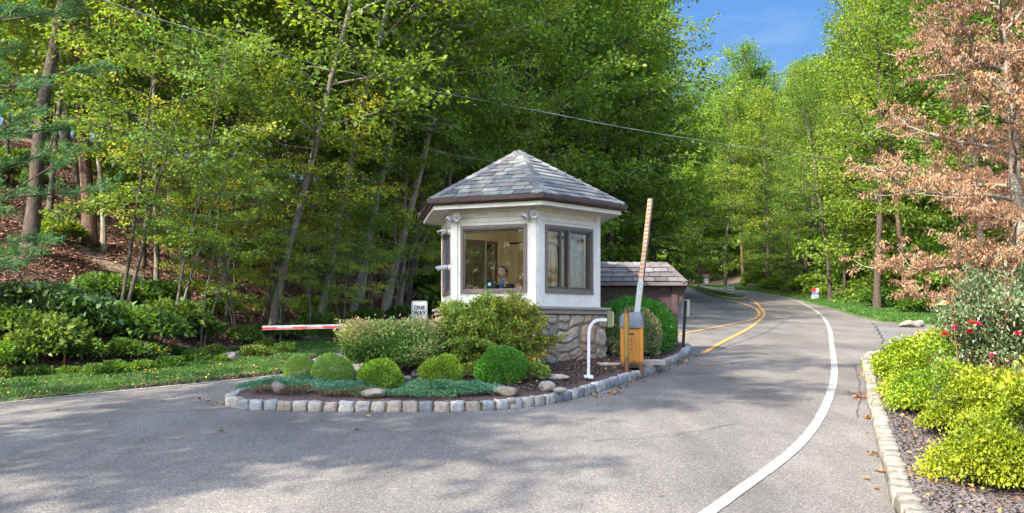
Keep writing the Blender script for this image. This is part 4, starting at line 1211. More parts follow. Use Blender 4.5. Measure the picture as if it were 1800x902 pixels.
for (z) in (.44, .37, .30):
    for q in range(14):
        a0 = 2 * PI * q / 14; a1 = 2 * PI * (q + 1) / 14
        p = [(-.005 + rr * math.cos(a), -.1795, z + rr * math.sin(a)) for a, rr in ((a0, .027), (a1, .027), (a1, .021), (a0, .021))]
        lb.add(p, [(0, 1, 2, 3)])
    lb.add([(-.022, -.1796, z + .016), (-.018, -.1796, z + .02), (.014, -.1796, z - .015), (.010, -.1796, z - .019)], [(0, 3, 2, 1)])
    lb.box(-.014, .004, -.181, -.178, z - .006, z + .008)
lb.box(-.018, .008, -.181, -.178, .484, .500)
for (z0, z1) in ((.27, .522),):
    for x in (-.053, .041): lb.box(x, x + .003, -.181, -.178, z0, z1)
lb.build('printing', simple('label_ink', (.05, .018, .01), .6), lab)
MB().box(-.085, -.078, -.181, -.176, .55, .562).build('door_lock', M['black'], body)
# arm: leans a little to the right and away
armM = Matrix.Translation((.07, .03, .80)) @ Matrix.Rotation(R(9), 4, 'Z') @ Matrix.Rotation(R(6.5), 4, 'Y')
mb = MB(); mb.box(-.045, .045, -.02, .02, 0, .62, armM); arm = mb.build('arm', M['sign_white'], t, bevel=.004)
mb = MB(); mb.box(-.035, .03, -.018, .012, .52, 1.98, armM); mb.build('arm_tube', M['white_tape'], arm, bevel=.003)
mb = MB(); mb.box(.031, .055, -.014, .02, .45, 1.97, armM); mb.build('rubber_edge', M['rubber'], arm, bevel=.003)
for i in range(19):
    z = .66 + i * .069
    mb = MB(); mb.add([armM @ Vector(p) for p in ((-.0365, -.0195, z), (.0305, -.0195, z + .022), (.0305, -.0195, z + .054), (-.0365, -.0195, z + .032))], [(0, 1, 2, 3)])
    mb.add([armM @ Vector(p) for p in ((-.0365, .013, z), (-.0365, -.0195, z), (-.0365, -.0195, z + .032), (-.0365, .013, z + .032))], [(0, 1, 2, 3)])
    mb.build('tape_stripe', M['orange_tape'], arm)
mb = MB(); mb.lathe([(.009, 0), (.012, .004), (.009, .008)], 10, armM @ Matrix.Translation((0, -.02, .42)) @ Matrix.Rotation(R(90), 4, 'X')); mb.build('arm_bolt', M['alu'], arm)

# bollard
bx_, by_ = 1.825, 13.58
t = empty('bollard', (bx_, by_, GR * by_), label='rusty yellow steel pipe bollard set at the kerb before the orange cabinet', cat='bollard')
mb = MB(); mb.tube([(0, 0, -.06), (0, 0, .1), (0, 0, 1.05), (.001, 0, 1.055)], .043, 20); pp = mb.build('pipe', M['bollard'], t, smooth=False)
mb = MB(); mb.tube([(0, 0, 1.0), (0, 0, 1.112)], .0385, 18); mb.build('rusty_cap', rusty('rusty_cap_metal', (.22, .10, .03), 5, z0=-1, z1=4), t)
# gooseneck with card reader
px_, py_ = 1.115, 12.45
t = empty('card_reader', (px_, py_, gz(px_, py_) + .005), label='white gooseneck post carrying an olive reader box by the stone base', cat='card reader')
mb = MB(); mb.box(-.066, .066, -.066, .066, 0, .05); mb.build('base_plate', M['white_metal'], t, bevel=.006)
P_ = [(0, 0, .05), (0.004, 0, .3), (.006, 0, .60), (.012, 0, .70), (.035, 0, .77), (.075, 0, .825), (.125, 0, .85), (.18, 0, .855), (.275, 0, .855)]
mb = MB(); vs = []; hw = .021
pv = [Vector(p) for p in smooth_line([(q[0], q[2]) for q in P_], 4)]
for i, p in enumerate(pv):
    tt = (pv[min(i + 1, len(pv) - 1)] - pv[max(i - 1, 0)]).normalized(); nn_ = Vector((-tt.y, tt.x))
    for (a, b) in ((-1, -1), (1, -1), (1, 1), (-1, 1)):
        q = p + nn_ * a * hw; vs.append((q.x, b * hw, q.y))
fs = [(i * 4 + j, i * 4 + (j + 1) % 4, i * 4 + 4 + (j + 1) % 4, i * 4 + 4 + j) for i in range(len(pv) - 1) for j in range(4)] + [(3, 2, 1, 0), tuple(len(pv) * 4 - 4 + j for j in range(4))]
mb.add(vs, fs); mb.build('gooseneck', M['white_metal'], t, bevel=.004)
mb = MB(); mb.box(.277, .345, -.07, .09, .745, .985); rb = mb.build('reader_box', M['olive'], t, bevel=.008)
mb = MB(); mb.box(.345, .362, -.05, .08, .76, .97); mb.build('reader_face', simple('reader_face', (.55, .55, .42), .5), rb, bevel=.004)

# left-hand gate: lowered red and white arm, cabinet behind the spirea
t = empty('barrier_gate', (-1.5, 13.75, gz(0, 13.75)), label='lowered red and white striped barrier arm across the left lane', cat='barrier gate')
mb = MB(); mb.box(-.16, .16, -.16, .16, -.05, .62); cb_ = mb.build('cabinet', M['orange'], t, bevel=.01)
mb = MB(); mb.box(-.18, .18, -.18, .18, .622, .72, taper=.04); mb.build('hood', M['grey_hood'], t, bevel=.01)
s0 = 1500 / 13.55
x_r = -.02; x_l = (462 - 900) / s0 + 1.5
zz = 1.7 + 9 / s0 - gz(0, 13.75)
armL = Matrix.Translation((0, -.22, zz)) @ Matrix.Rotation(R(-1.1), 4, 'Y') @ Matrix.Rotation(R(-1.0), 4, 'Z')
armL = Matrix.Translation((0, -.22, zz)) @ Matrix.Rotation(R(-1.2), 4, 'Y')
mb = MB(); mb.box(x_l, .12, -.02, .02, -.033, .033, armL); arm = mb.build('arm', M['alu'], t, bevel=.003)
x = x_l; i = 0
while x < .1:
    m__ = M['red'] if i % 2 == 0 else M['pinkred']
    mb = MB(); hh = (.020 if i % 2 == 0 else .013)
    mb.box(x + (.004 if i == 0 else 0), min(x + .235, .11), -.0235, -.0205, -.026, -.026 + hh * 1.75, armL); mb.build('stripe', m__, arm)
    x += .24; i += 1
mb = MB(); mb.tube([(0, -.16, zz), (0, -.26, zz)], .045, 14); mb.build('pivot', M['alu'], t)

def plate(w_, h_, r_, th=.004, n=5):
    pts = []
    for (cx_, cy_, a0) in ((w_ / 2 - r_, h_ / 2 - r_, 0), (-w_ / 2 + r_, h_ / 2 - r_, 90), (-w_ / 2 + r_, -h_ / 2 + r_, 180), (w_ / 2 - r_, -h_ / 2 + r_, 270)):
        for k in range(n + 1):
            a = R(a0 + 90 * k / n); pts.append((cx_ + r_ * math.cos(a), cy_ + r_ * math.sin(a)))
    return pts
def XZ(loc=(0, 0, 0), rx=0):   # lays a prism drawn in x,y upright, facing -y
    return Matrix.Translation(loc) @ Matrix.Rotation(R(90 + rx), 4, 'X')
# ONE WAY
sx_, sy_ = -1.55, 14.3
t = empty('road_sign', (sx_, sy_, gz(sx_, sy_)), R(3), label='white ONE WAY sign with black letters above the spirea bush', cat='sign')
zc = 1.7 + (580 - 550) / (F / sy_) - gz(sx_, sy_)
mb = MB(); mb.prism(plate(.262, .40, .03), 0, .004, XZ((0, 0, zc))); pl = mb.build('sign_plate', M['sign_white'], t)
mb = MB(); o_ = plate(.242, .38, .024); i_ = plate(.232, .37, .02)
Mz = XZ((0, -.0055, zc)); nn = len(o_)
mb.add([Mz @ Vector((p[0], p[1], 0)) for p in o_ + i_], [(k, (k + 1) % nn, nn + (k + 1) % nn, nn + k) for k in range(nn)]); mb.build('border', M['black'], pl)
for body_, z in (('ONE', .085), ('WAY', -.005)):
    me = text_mesh(body_, .093, 'lettering', .0035)
    o = link('lettering', me, M['black'], pl); o.matrix_local = XZ((0, -.0062, zc + z)); o.scale = (.98, 1, 1)
ar = [(-.09, -.012), (.03, -.012), (.03, -.035), (.09, 0), (.03, .035), (.03, .012), (-.09, .012)]
mb = MB(); mb.prism(ar, 0, .001, XZ((0, -.0055, zc - .115))); mb.build('arrow', M['black'], pl)
mb = MB(); mb.box(-.02, .02, .002, .02, -.1, zc + .19); mb.build('sign_post', M['steel_dark'], t)
mb = MB(); mb.lathe([(.006, 0), (.006, .004)], 8, XZ((0, -.004, zc + .182))); mb.build('sign_bolt', M['steel_dark'], pl)
# rear of a sign on its channel post
t = empty('road_sign', (3.66, 18.25, gz(0, 18.25)), R(2), label='back of a pale rectangular sign on a leaning black channel post', cat='sign')
pm = Matrix.Rotation(R(3.2), 4, 'Y')
mb = MB(); mb.box(-.028, -.02, -.02, .02, -.1, .96, pm); mb.box(.02, .028, -.02, .02, -.1, .96, pm); mb.box(-.02, .02, .012, .02, -.1, .96, pm)
mb.build('sign_post', M['steel_dark'], t)
mb = MB(); mb.prism(plate(.175, .36, .015), -.03, -.026, Matrix.Translation((.06, 0, .80)) @ Matrix.Rotation(R(90), 4, 'X') @ Matrix.Rotation(R(-1), 4, 'Z')); mb.build('sign_plate', M['sign_back'], t)
# little white garden light
t = empty('path_light', (3.30, 17.75, gz(0, 17.75)), label='small white pointed path light on a stake beside the kiosk post', cat='light')
mb = MB(); mb.tube([(0, 0, -.06), (0, 0, .14)], .011, 8); mb.build('stake', M['white_metal'], t)
mb = MB(); mb.box(-.03, .03, -.03, .03, .14, .25, taper=.004); mb.build('lantern', M['white_metal'], t, bevel=.004)
mb = MB(); mb.lathe([(.036, .25), (.02, .28), (.004, .33)], 4, Matrix.Rotation(R(45), 4, 'Z')); mb.build('pointed_cap', M['white_metal'], t)
# KEEP RIGHT
p = G(1284, 521.5); t = empty('road_sign', (p[0], p[1], GR * p[1] + .1), R(2), label='KEEP RIGHT sign with arrow on the tip of the grass median', cat='sign')
ss = F / p[1]
mb = MB(); mb.prism(plate(12.3 / ss, 16 / ss, .04), 0, .006, XZ((0, -.03, 14.2 / ss - .1), 0)); pl = mb.build('sign_plate', M['sign_white'], t)
zc = 14.2 / ss - .1
for body_, z in (('KEEP', .20), ('RIGHT', -.21)):
    me = text_mesh(body_, .16, 'lettering', .007); o = link('lettering', me, M['black'], pl); o.matrix_local = XZ((0, -.038, zc + z))
mb = MB(); mb.prism([(-.15, -.018), (.05, -.018), (.05, -.05), (.14, 0), (.05, .05), (.05, .018), (-.15, .018)], 0, .002, XZ((0, -.037, zc))); mb.build('arrow', M['black'], pl)
mb = MB(); mb.box(-.05, .05, -.02, .05, -.15, zc + .2); mb.build('sign_post', M['wood_brown'], t)
# sign on the far shoulder (illegible in the photo)
p = hit(1241, 501.5); X_, Y_ = 23.8 * (1241 - 900) / 341 * 1.02, 108.5
X_ = (1241 - 900) / F * 112; Y_ = 112
t = empty('road_sign', (X_ , Y_, tz(X_, Y_)), R(5), label='small cream sign with dark lines on the far bend above a brown board', cat='sign')
ss = F / Y_
mb = MB(); mb.prism(plate(8 / ss, 10.5 / ss, .06), 0, .01, XZ((0, -.05, 9 / ss))); pl = mb.build('sign_plate', M['sign_white'], t)
mb = MB()
for k in range(3):
    for q in range(2): mb.box(-.22 + q * .25, -.02 + q * .22, -.066, -.062, 9 / ss + .22 - k * .24, 9 / ss + .30 - k * .24)
mb.build('lettering', M['black'], pl)
mb = MB(); mb.box(-.3, .35, -.04, .02, .05, 3.6 / ss); mb.build('lower_board', simple('red_brown_board', (.2, .07, .05), .7), t)
for x in (-.22, .22):
    mb = MB(); mb.box(x - .04, x + .04, -.04, .04, -.2, 9 / ss); mb.build('sign_post', M['wood_brown'], t)
# yard sign
X_, Y_ = (1432 - 900) / F * 52.5, 52.5
t = empty('yard_sign', (X_, Y_, tz(X_, Y_) + .05), R(-6), label='red, white and blue yard sign on the grass at the wood edge', cat='sign')
ss = F / Y_; Mt = Matrix.Rotation(R(5), 4, 'Y')
def pan(nm, x0, x1, z0, z1, m__, y=-.012, par=None): mb = MB(); mb.box(x0, x1, y, y + .01, z0, z1, Mt); return mb.build(nm, m__, par or t)
pl = pan('lower_panel', -.21, .21, .02, .28, M['sign_white'])
band = pan('blue_band', -.21, .21, .285, .45, M['blue']); pan('red_panel', -.21, .02, .455, .68, M['red']); pn = pan('white_panel', .025, .21, .455, .68, M['sign_white'])
for (x0, x1, z0, z1, pr) in ((-.15, .15, .39, .405, band), (-.1, .14, .33, .345, band)): pan('lettering', x0, x1, z0, z1, M['sign_white'], -.0165, pr)
for (x0, x1, z0, z1, pr) in ((-.16, -.04, .19, .23, pl), (.0, .15, .16, .2, pl), (-.13, -.02, .1, .14, pl), (.03, .16, .08, .12, pl), (.07, .17, .53, .6, pn)): pan('dark_marks', x0, x1, z0, z1, M['rubber'], -.0165, pr)
for x in (-.2, .2):
    mb = MB(); mb.tube([Mt @ Vector((x, .004, -.2)), Mt @ Vector((x, .004, .6))], .008, 6); mb.build('wire_leg', M['steel_dark'], t)
# small things on the left verge
X_, Y_ = hit(107, 655)
t = empty('marker_rod', (X_, Y_ + .1, tz(X_, Y_ + .1)), label='thin orange marker rod standing in the verge plants', cat='marker')
mb = MB(); mb.tube([(0, 0, -.1), (.004, 0, .30)], .009, 8); mb.build('rod', M['stick'], t)
mb = MB(); mb.tube([(.004, 0, .30), (.004, 0, .315)], .011, 8); mb.build('rod_cap', M['stick'], t)
X_, Y_ = hit(108, 661)
t = empty('ground_lamp', (X_, Y_, tz(X_, Y_) + .03), R(15), label='small blue and brown ground lamp lying in the grass', cat='lamp')
mb = MB(); mb.tube([(-.07, 0, .04), (-.02, 0, .045)], [.036, .042], 12); mb.build('lamp_front', M['blueish'], t)
mb = MB(); mb.tube([(-.018, 0, .045), (.03, 0, .045), (.065, 0, .035)], [.042, .04, .03], 12); mb.build('lamp_body', simple('brown_plastic', (.16, .10, .09), .5), t)
mb = MB(); mb.box(-.05, .08, -.03, .03, -.03, .004); mb.build('lamp_foot', M['black'], t)
# pads beside the gate
def pad(x0, x1, y0, y1, lab):
    t = MB()
    t.box(x0, x1, y0, y1, gz(0, (y0 + y1) / 2) - .05, gz(0, (y0 + y1) / 2) + .035)
    o = t.build('stone_slab', M['concrete'], None, bevel=.01); tag(o, lab, 'slab')
pad(1.45, 2.12, 14.1, 14.6, 'flat pale slab between the stone base and the orange cabinet')
pad(2.14, 2.62, 14.55, 15.1, 'flat pale slab in the mulch just right of the orange cabinet')

# overhead cable
cp = [(-8.6, 9.5, 380), (-3.5, 15.5, 0)]
pts = []
for (px, py, Y) in ((100, -36, 13), (180, 0, 15), (400, 71, 18), (600, 124, 21), (750, 158, 23.5), (900, 186, 26.5), (1100, 225, 31), (1250, 250, 36), (1340, 263, 40), (1440, 275, 46), (1520, 283, 52)):
    pts.append(((px - 900) / F * Y, Y, HC + (580 - py) / F * Y))
mb = MB()
from mathutils import geometry
P3 = []
for i in range(len(pts) - 1):
    a, b, c, d = [Vector(pts[max(0, min(len(pts) - 1, i + k))]) for k in (-1, 0, 1, 2)]
    for k in range(5):
        s_ = k / 5; P3.append(0.5 * ((2 * b) + (c - a) * s_ + (2 * a - 5 * b + 4 * c - d) * s_ * s_ + (3 * b - a - 3 * c + d) * s_ ** 3))
P3.append(Vector(pts[-1]))
tw = [p + Vector((0, .018 * math.cos(i * 1.7), .014 * math.sin(i * 1.7))) for i, p in enumerate(P3)]
mb.tube(P3, .0095, 6); mb.tube(tw, .006, 5)
tag(mb.build('utility_cable', M['cable'], smooth=True), 'thin pale utility cable sagging across the trees above the booth', 'cable')

# ---------------------------------------------------------------- vegetation builders
def nrm(a): return a / np.maximum(np.linalg.norm(a, axis=1, keepdims=True), 1e-9)
def leaves(P, D, size, rg, ratio=.6, spread=.7, droop=.25, flat=1.0, njit=.5, fold=.14, lo=.6, hi=1.25):
    """one folded kite per leaf: P base points, D outward directions"""
    n = len(P)
    a = nrm(D + rg.normal(0, spread, (n, 3)) + np.array([0, 0, -droop]))
    nn = np.array([0, 0, flat]) + rg.normal(0, njit, (n, 3))
    s = nrm(np.cross(a, nn)); u = np.cross(s, a)
    L = size * rg.uniform(lo, hi, (n, 1)); W = L * ratio / 2
    c = P + a * L * .42
    V = np.stack([P, c + s * W + u * L * fold, P + a * L - u * L * .06, c - s * W + u * L * fold], 1)
    return V.reshape(-1, 3)
def leaf_mesh(name, Vs, rg, bias=None):
    V = np.concatenate(Vs); n = len(V) // 4
    r = rg.uniform(0, 1, n) if bias is None else np.clip(bias + rg.normal(0, .17, n), 0, 1)
    return np_mesh(name, V, np.arange(4 * n).reshape(n, 4), np.repeat(r, 4))
class Tubes:
    def __init__(s): s.V = []; s.Q = []; s.n = 0
    def add(s, pts, rad, k=5):
        pts = np.asarray(pts, float); rad = np.asarray(rad, float); m = len(pts)
        t = np.gradient(pts, axis=0); t = nrm(t)
        up = np.array([0., 0., 1.]) if abs(t[0, 2]) < .8 else np.array([1., 0., 0.])
        a = nrm(np.cross(t, up)); b = np.cross(a, t)
        an = np.arange(k) * 2 * PI / k
        V = pts[:, None] + (a[:, None] * np.cos(an)[None, :, None] + b[:, None] * np.sin(an)[None, :, None]) * rad[:, None, None]
        s.V.append(V.reshape(-1, 3))
        i = np.arange(m - 1)[:, None] * k; j = np.arange(k)[None]; j2 = (j + 1) % k
        s.Q.append(np.stack([i + j, i + j2, i + k + j2, i + k + j], -1).reshape(-1, 4) + s.n)
        s.n += m * k
    def mesh(s, name):
        me = np_mesh(name, np.concatenate(s.V), np.concatenate(s.Q)); me.shade_smooth(); return me
def walk(p, d, L, n, rg, jit=.12, droop=0.0):
    pts = [p]; d = d / np.linalg.norm(d)
    for i in range(n):
        p = p + d * L / n; pts.append(p)
        d = d + rg.normal(0, jit, 3) + np.array([0, 0, droop]); d = d / np.linalg.norm(d)
    return np.array(pts)

def tree_meshes(seed, H=16, r0=.16, cb=.35, spread=4.0, nb=26, nsub=7, per=28, leaf=.11, ratio=.65, el0=10, el1=60, prof='oval', lean=.02, bend=.03,
                droop=.0, flat=1.0, twigs=0, lsp=.75, sub_flat=.35, low=None, mesh_bias=True, ldroop=.25, vjit=.11, multi=1, hbias=0.0):
    rg = np.random.default_rng(seed); T = Tubes(); LV = []; LB = []
    def trunk(base, d, H, r0, n=14):
        P = [np.array(base, float)]; d = np.array(d, float)
        for i in range(n):
            d = d + rg.normal(0, bend, 3) * np.array([1, 1, .2]); d[2] = max(d[2], .6); d /= np.linalg.norm(d)
            P.append(P[-1] + d * H / n)
        P = np.array(P); t = np.linspace(0, 1, n + 1)
        r = r0 * ((1 - t) ** .85 * .93 + .07); r[0] *= 1.35
        P[0, 2] -= .3
        T.add(P, r, 9); return P, r, t
    stems = []
    for m_ in range(multi):
        aa = rg.uniform(0, 6.28) if multi > 1 else 0
        tilt = .25 if multi > 1 else 0
        stems.append(trunk((.12 * math.cos(aa) * (multi > 1), .12 * math.sin(aa) * (multi > 1), 0), (lean + tilt * math.cos(aa), tilt * math.sin(aa), 1), H * rg.uniform(.8, 1) if multi > 1 else H, r0 / multi ** .5))
    for i in range(nb):
        P, r, t = stems[i % multi]
        tt = cb + (1 - cb) * ((i + rg.uniform(.1, .9)) / nb) ** 1.0
        tt = min(tt, .985)
        x = (tt - cb) / (1 - cb)
        if prof == 'oval': w_ = math.sin(PI * min(1, .20 + .70 * x)) ** .65 * .85 + .15
        elif prof == 'cone': w_ = (1 - x) * .95 + .08
        elif prof == 'umb': w_ = .35 + .75 * math.sin(PI * (.15 + .75 * x))
        else: w_ = .9 - .5 * x
        L = spread * w_ * rg.uniform(.6, 1.15)
        az = i * 2.39996 + rg.normal(0, .35)
        el = R(el0 + (el1 - el0) * x + rg.normal(0, 9))
        k = tt * (len(P) - 1); k0 = min(int(k), len(P) - 2)
        p = P[k0] * (1 - (k - k0)) + P[k0 + 1] * (k - k0); rr = np.interp(tt, t, r)
        d = np.array([math.cos(az) * math.cos(el), math.sin(az) * math.cos(el), math.sin(el)])
        B = walk(p, d, L, 6, rg, .10, droop)
        rb = min(rr * .55, .02 + L * .014)
        T.add(B, np.linspace(rb, .006, 7), 5)
        tone = rg.normal(.45, .18) + hbias * x
        for j in range(nsub):
            u = .22 + .78 * (j + rg.uniform(0, 1)) / nsub; k = u * 6; k0 = min(int(k), 5)
            q = B[k0] * (1 - (k - k0)) + B[k0 + 1] * (k - k0)
            dd = B[min(k0 + 1, 6)] - B[k0]; dd /= np.linalg.norm(dd)
            sg = 1 if j % 2 else -1; ang = sg * R(rg.uniform(25, 65)); c, s_ = math.cos(ang), math.sin(ang)
            d2 = np.array([dd[0] * c - dd[1] * s_, dd[0] * s_ + dd[1] * c, dd[2] * sub_flat + rg.normal(0, .15)])
            l2 = L * .42 * (1.15 - .6 * u) * rg.uniform(.7, 1.2) + .15
            S = walk(q, d2, l2, 4, rg, .12, droop * .6)
            T.add(S, np.linspace(max(rb * .4, .008), .003, 5), 3)
            n = int(per * (l2 / (spread * .3)) * rg.uniform(.5, 1.4)) + 4
            w2 = rg.uniform(.15, 1.05, n) * 4; k0 = np.minimum(w2.astype(int), 3); fr = (w2 - k0)[:, None]
            LP = S[k0] * (1 - fr) + S[k0 + 1] * fr
            off = rg.normal(0, 1, (n, 3)) * np.array([vjit * 1.8, vjit * 1.8, vjit]) * (spread / 4) ** .5
            LP = LP + off
            D = nrm(off + (S[-1] - S[0])[None] * .8)
            LV.append(leaves(LP, D, leaf, rg, ratio, lsp, ldroop, flat, .45))
            LB.append(np.full(n, tone + rg.normal(0, .1)))
    for i in range(twigs):   # bare dead side branches below the crown
        P, r, t = stems[i % multi]; tt = rg.uniform(.1, cb + .1); k = tt * (len(P) - 1); k0 = int(k); p = P[k0] * (1 - (k - k0)) + P[k0 + 1] * (k - k0)
        az = rg.uniform(0, 6.28); B = walk(p, np.array([math.cos(az), math.sin(az), rg.uniform(-.2, .4)]), rg.uniform(.5, 1.8), 4, rg, .15)
        T.add(B, np.linspace(.018, .004, 5), 3)
    rr_ = np.random.default_rng(seed + 1)
    return T.mesh('trunk'), leaf_mesh('crown', LV, rr_, np.concatenate(LB))

def place_tree(name, tr, cr, x, y, m_bark, m_leaf, label, cat='tree', group=None, sc=1.0, rz=0.0, tilt=(0, 0), sink=.05):
    key_t = tr
    o = empty(name, (x, y, tz(x, y) - sink), label=label, cat=cat, group=group)
    o.rotation_euler = (tilt[0], tilt[1], rz); o.scale = (sc, sc, sc) if not isinstance(sc, tuple) else sc
    def inst(nm, me, mt):
        c = bpy.data.objects.new(nm, me); COL.objects.link(c); c.parent = o
        if len(me.materials) == 0: me.materials.append(mt)
        if me.materials[0] != mt:
            c.material_slots[0].link = 'OBJECT'; c.material_slots[0].material = mt
        return c
    inst('trunk', tr, m_bark); inst('crown', cr, m_leaf)
    return o

# tree kinds
TALL = [tree_meshes(100 + i, H=17 + i, r0=.15 + .02 * i, cb=(.30, .42, .36, .25)[i], spread=3.8 + .3 * i, nb=38, nsub=9, per=34, leaf=.15, el0=5, el1=62, twigs=6) for i in range(4)]
THIN = [tree_meshes(120 + i, H=13 + i, r0=.08, cb=.28, spread=2.7, nb=34, nsub=8, per=32, leaf=.13, el0=10, el1=55, twigs=8, bend=.025) for i in range(3)]
UNDER = [tree_meshes(140 + i, H=5.4 + i * .8, r0=.06, cb=.36, spread=2.3, nb=22, nsub=9, per=26, leaf=.095, ratio=.8, el0=0, el1=40, droop=-.03, flat=1.6, sub_flat=.2, vjit=.07, lsp=.6, prof='umb', multi=1 + i % 2) for i in range(4)]
FULL = [tree_meshes(160 + i, H=18 + 2 * i, r0=.22, cb=.05, spread=5.2, nb=64, nsub=10, per=44, leaf=.21, el0=-5, el1=65, droop=-.01, prof='oval', twigs=2) for i in range(3)]
WOODY = [tree_meshes(170 + i, H=9 + i, r0=.10, cb=.12, spread=3.0, nb=36, nsub=9, per=34, leaf=.16, el0=10, el1=60, multi=2 + i, bend=.05) for i in range(2)]
SHADE = [tree_meshes(190 + i, H=12.5, r0=.2, cb=.52, spread=3.9, nb=40, nsub=7, per=40, leaf=.2, vjit=.09, el0=0, el1=50) for i in range(2)]
def pine_meshes(seed, H=14, r0=.2, spread=4):
    rg = np.random.default_rng(seed); T = Tubes(); LV = []
    P = walk(np.array([0, 0, -.3]), np.array([0, 0, 1.]), H, 12, rg, .01); T.add(P, np.linspace(r0, .02, 13), 9)
    for i in range(80):
        t = .06 + .92 * i / 80; p = P[0] + np.array([0, 0, H * t]); L = spread * (1 - t * .8) * rg.uniform(.6, 1.1); az = i * 2.4 + rg.normal(0, .2)
        B = walk(p, np.array([math.cos(az), math.sin(az), rg.uniform(.0, .35)]), L, 6, rg, .07, .03); T.add(B, np.linspace(.03, .006, 7), 4)
        for j in range(12):
            u = rg.uniform(.3, 1) * 6; k0 = min(int(u), 5); q = B[k0] + (B[k0 + 1] - B[k0]) * (u - k0)
            d = (B[-1] - B[0]) / L; ang = R(rg.uniform(-60, 60)); c, s_ = math.cos(ang), math.sin(ang)
            d2 = np.array([d[0] * c - d[1] * s_, d[0] * s_ + d[1] * c, d[2] + rg.normal(0, .15)])
            S = walk(q, d2, rg.uniform(.25, .6), 3, rg, .1, .04); T.add(S, np.linspace(.007, .003, 4), 3)
            for e in (1, 2, 3):
                n = 34; LP = np.repeat(S[e][None], n, 0) + rg.normal(0, .03, (n, 3))
                LV.append(leaves(LP, np.repeat((S[-1] - S[0])[None], n, 0) / .4, .13, rg, .075, .75, -.1, .4, 1, .02))
    return T.mesh('trunk'), leaf_mesh('crown', LV, rg)
PINE = pine_meshes(7)

def bush_meshes(seed, r=1.0, h=1.0, n=9000, leaf=.05, ratio=.55, stems=10, lump=.16, shell=.7, lsp=.7, flat=.6, top=True, uplift=.3, ldroop=0, under=-.25, tipbias=0, rough_=.04):
    """leaves on a lumpy shell over bare stems; unit size about r by h"""
    rg = np.random.default_rng(seed); T = Tubes()
    lumps = [(nrm(rg.normal(0, 1, (1, 3)))[0], rg.uniform(.5, 1.3), rg.uniform(5, 14)) for _ in range(14)]
    d = rg.normal(0, 1, (n * 2, 3)); d = nrm(d); d = d[d[:, 2] > under][:n]
    f = np.ones(len(d))
    for (ax, am, kk) in lumps: f += lump * am * (np.exp(kk * (d @ ax - 1)) - .10)
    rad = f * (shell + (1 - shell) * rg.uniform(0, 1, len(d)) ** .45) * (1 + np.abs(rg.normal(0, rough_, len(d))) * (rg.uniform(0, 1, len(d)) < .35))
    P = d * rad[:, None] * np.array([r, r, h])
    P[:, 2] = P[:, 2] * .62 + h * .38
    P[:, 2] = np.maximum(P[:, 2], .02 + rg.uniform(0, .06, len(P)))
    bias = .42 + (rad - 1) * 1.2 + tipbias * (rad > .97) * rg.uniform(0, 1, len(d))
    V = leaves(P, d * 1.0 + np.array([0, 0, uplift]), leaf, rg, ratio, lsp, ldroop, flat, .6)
    for i in range(stems):
        az = i * 2.4; e = rg.uniform(.5, 1.3)
        B = walk(np.array([.06 * math.cos(az), .06 * math.sin(az), 0]), np.array([math.cos(az) * math.cos(e), math.sin(az) * math.cos(e), math.sin(e)]), min(r, h) * .85, 5, rg, .15, .03)
        T.add(B, np.linspace(.014, .004, 6) * max(r, .5), 4)
        for j in range(4):
            k0 = rg.integers(1, 5); S = walk(B[k0], (B[k0 + 1] - B[k0]) + rg.normal(0, .12, 3), .35 * r, 3, rg, .15); T.add(S, np.linspace(.006, .003, 4), 3)
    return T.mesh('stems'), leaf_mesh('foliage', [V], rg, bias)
def place_bush(name, mm, x, y, z, m_leaf, label, cat='shrub', group=None, sc=(1, 1, 1), rz=0, m_stem=None):
    o = empty(name, (x, y, z), label=label, cat=cat, group=group); o.rotation_euler = (0, 0, rz); o.scale = sc
    for nm, me, mt in (('stems', mm[0], m_stem or M['bark_dark']), ('foliage', mm[1], m_leaf)):
        c = bpy.data.objects.new(nm, me); COL.objects.link(c); c.parent = o
        if len(me.materials) == 0: me.materials.append(mt)
        if me.materials[0] != mt: c.material_slots[0].link = 'OBJECT'; c.material_slots[0].material = mt
    return o

# ---------------------------------------------------------------- island planting
BALL = bush_meshes(31, 1, 1, 15000, .058, .6, 8, .11, .84, .8, .3, under=-.75)
BALL2 = bush_meshes(32, 1, 1, 15000, .058, .6, 8, .13, .84, .8, .3, under=-.75)
balls = [(529, 672, 30, 46, 'leaf_box_dull', 'leftmost small clipped ball shrub, dull green, at the island end'), (588, 675, 38, 49, 'leaf_box_dull', 'second clipped ball shrub from the left, wide and low'),
         (668, 684, 40, 51, 'leaf_box', 'third clipped ball shrub from the left, yellow-green in front of the spirea'), (774, 681, 40, 53, 'leaf_box', 'fourth clipped ball shrub, between the flat rock and the dark green ball'),
         (881, 677, 45, 66, 'leaf_boxgreen', 'largest clipped ball shrub, deep green, nearest the stone base')]
for i, (px, pb, hw, hh, ml, lb) in enumerate(balls):
    s = (pb - 480) / 1.545; Y = F / s + hw / s * .5; s2 = F / Y; X = (px - 900) / s2
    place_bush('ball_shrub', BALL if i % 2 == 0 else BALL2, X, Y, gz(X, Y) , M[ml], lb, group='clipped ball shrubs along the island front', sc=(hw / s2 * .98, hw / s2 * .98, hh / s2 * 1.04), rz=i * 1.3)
SPI = bush_meshes(33, 1.0, 1.0, 26000, .058, .45, 26, .30, .5, .9, .5, uplift=.5, under=-.35, tipbias=.55, rough_=.09)
place_bush('spirea_bush', SPI, -1.80, 12.95, gz(0, 12.95), M['leaf_spirea'], 'wide spirea bush with pinkish seed heads, left of the booth', sc=(1.0, .8, .80), rz=.4)
place_bush('spirea_bush', SPI, -1.05, 13.25, gz(0, 13.25), M['leaf_spirea'], 'smaller spirea bush joining the azalea, under the ONE WAY sign', sc=(.55, .5, .74), rz=2.4)
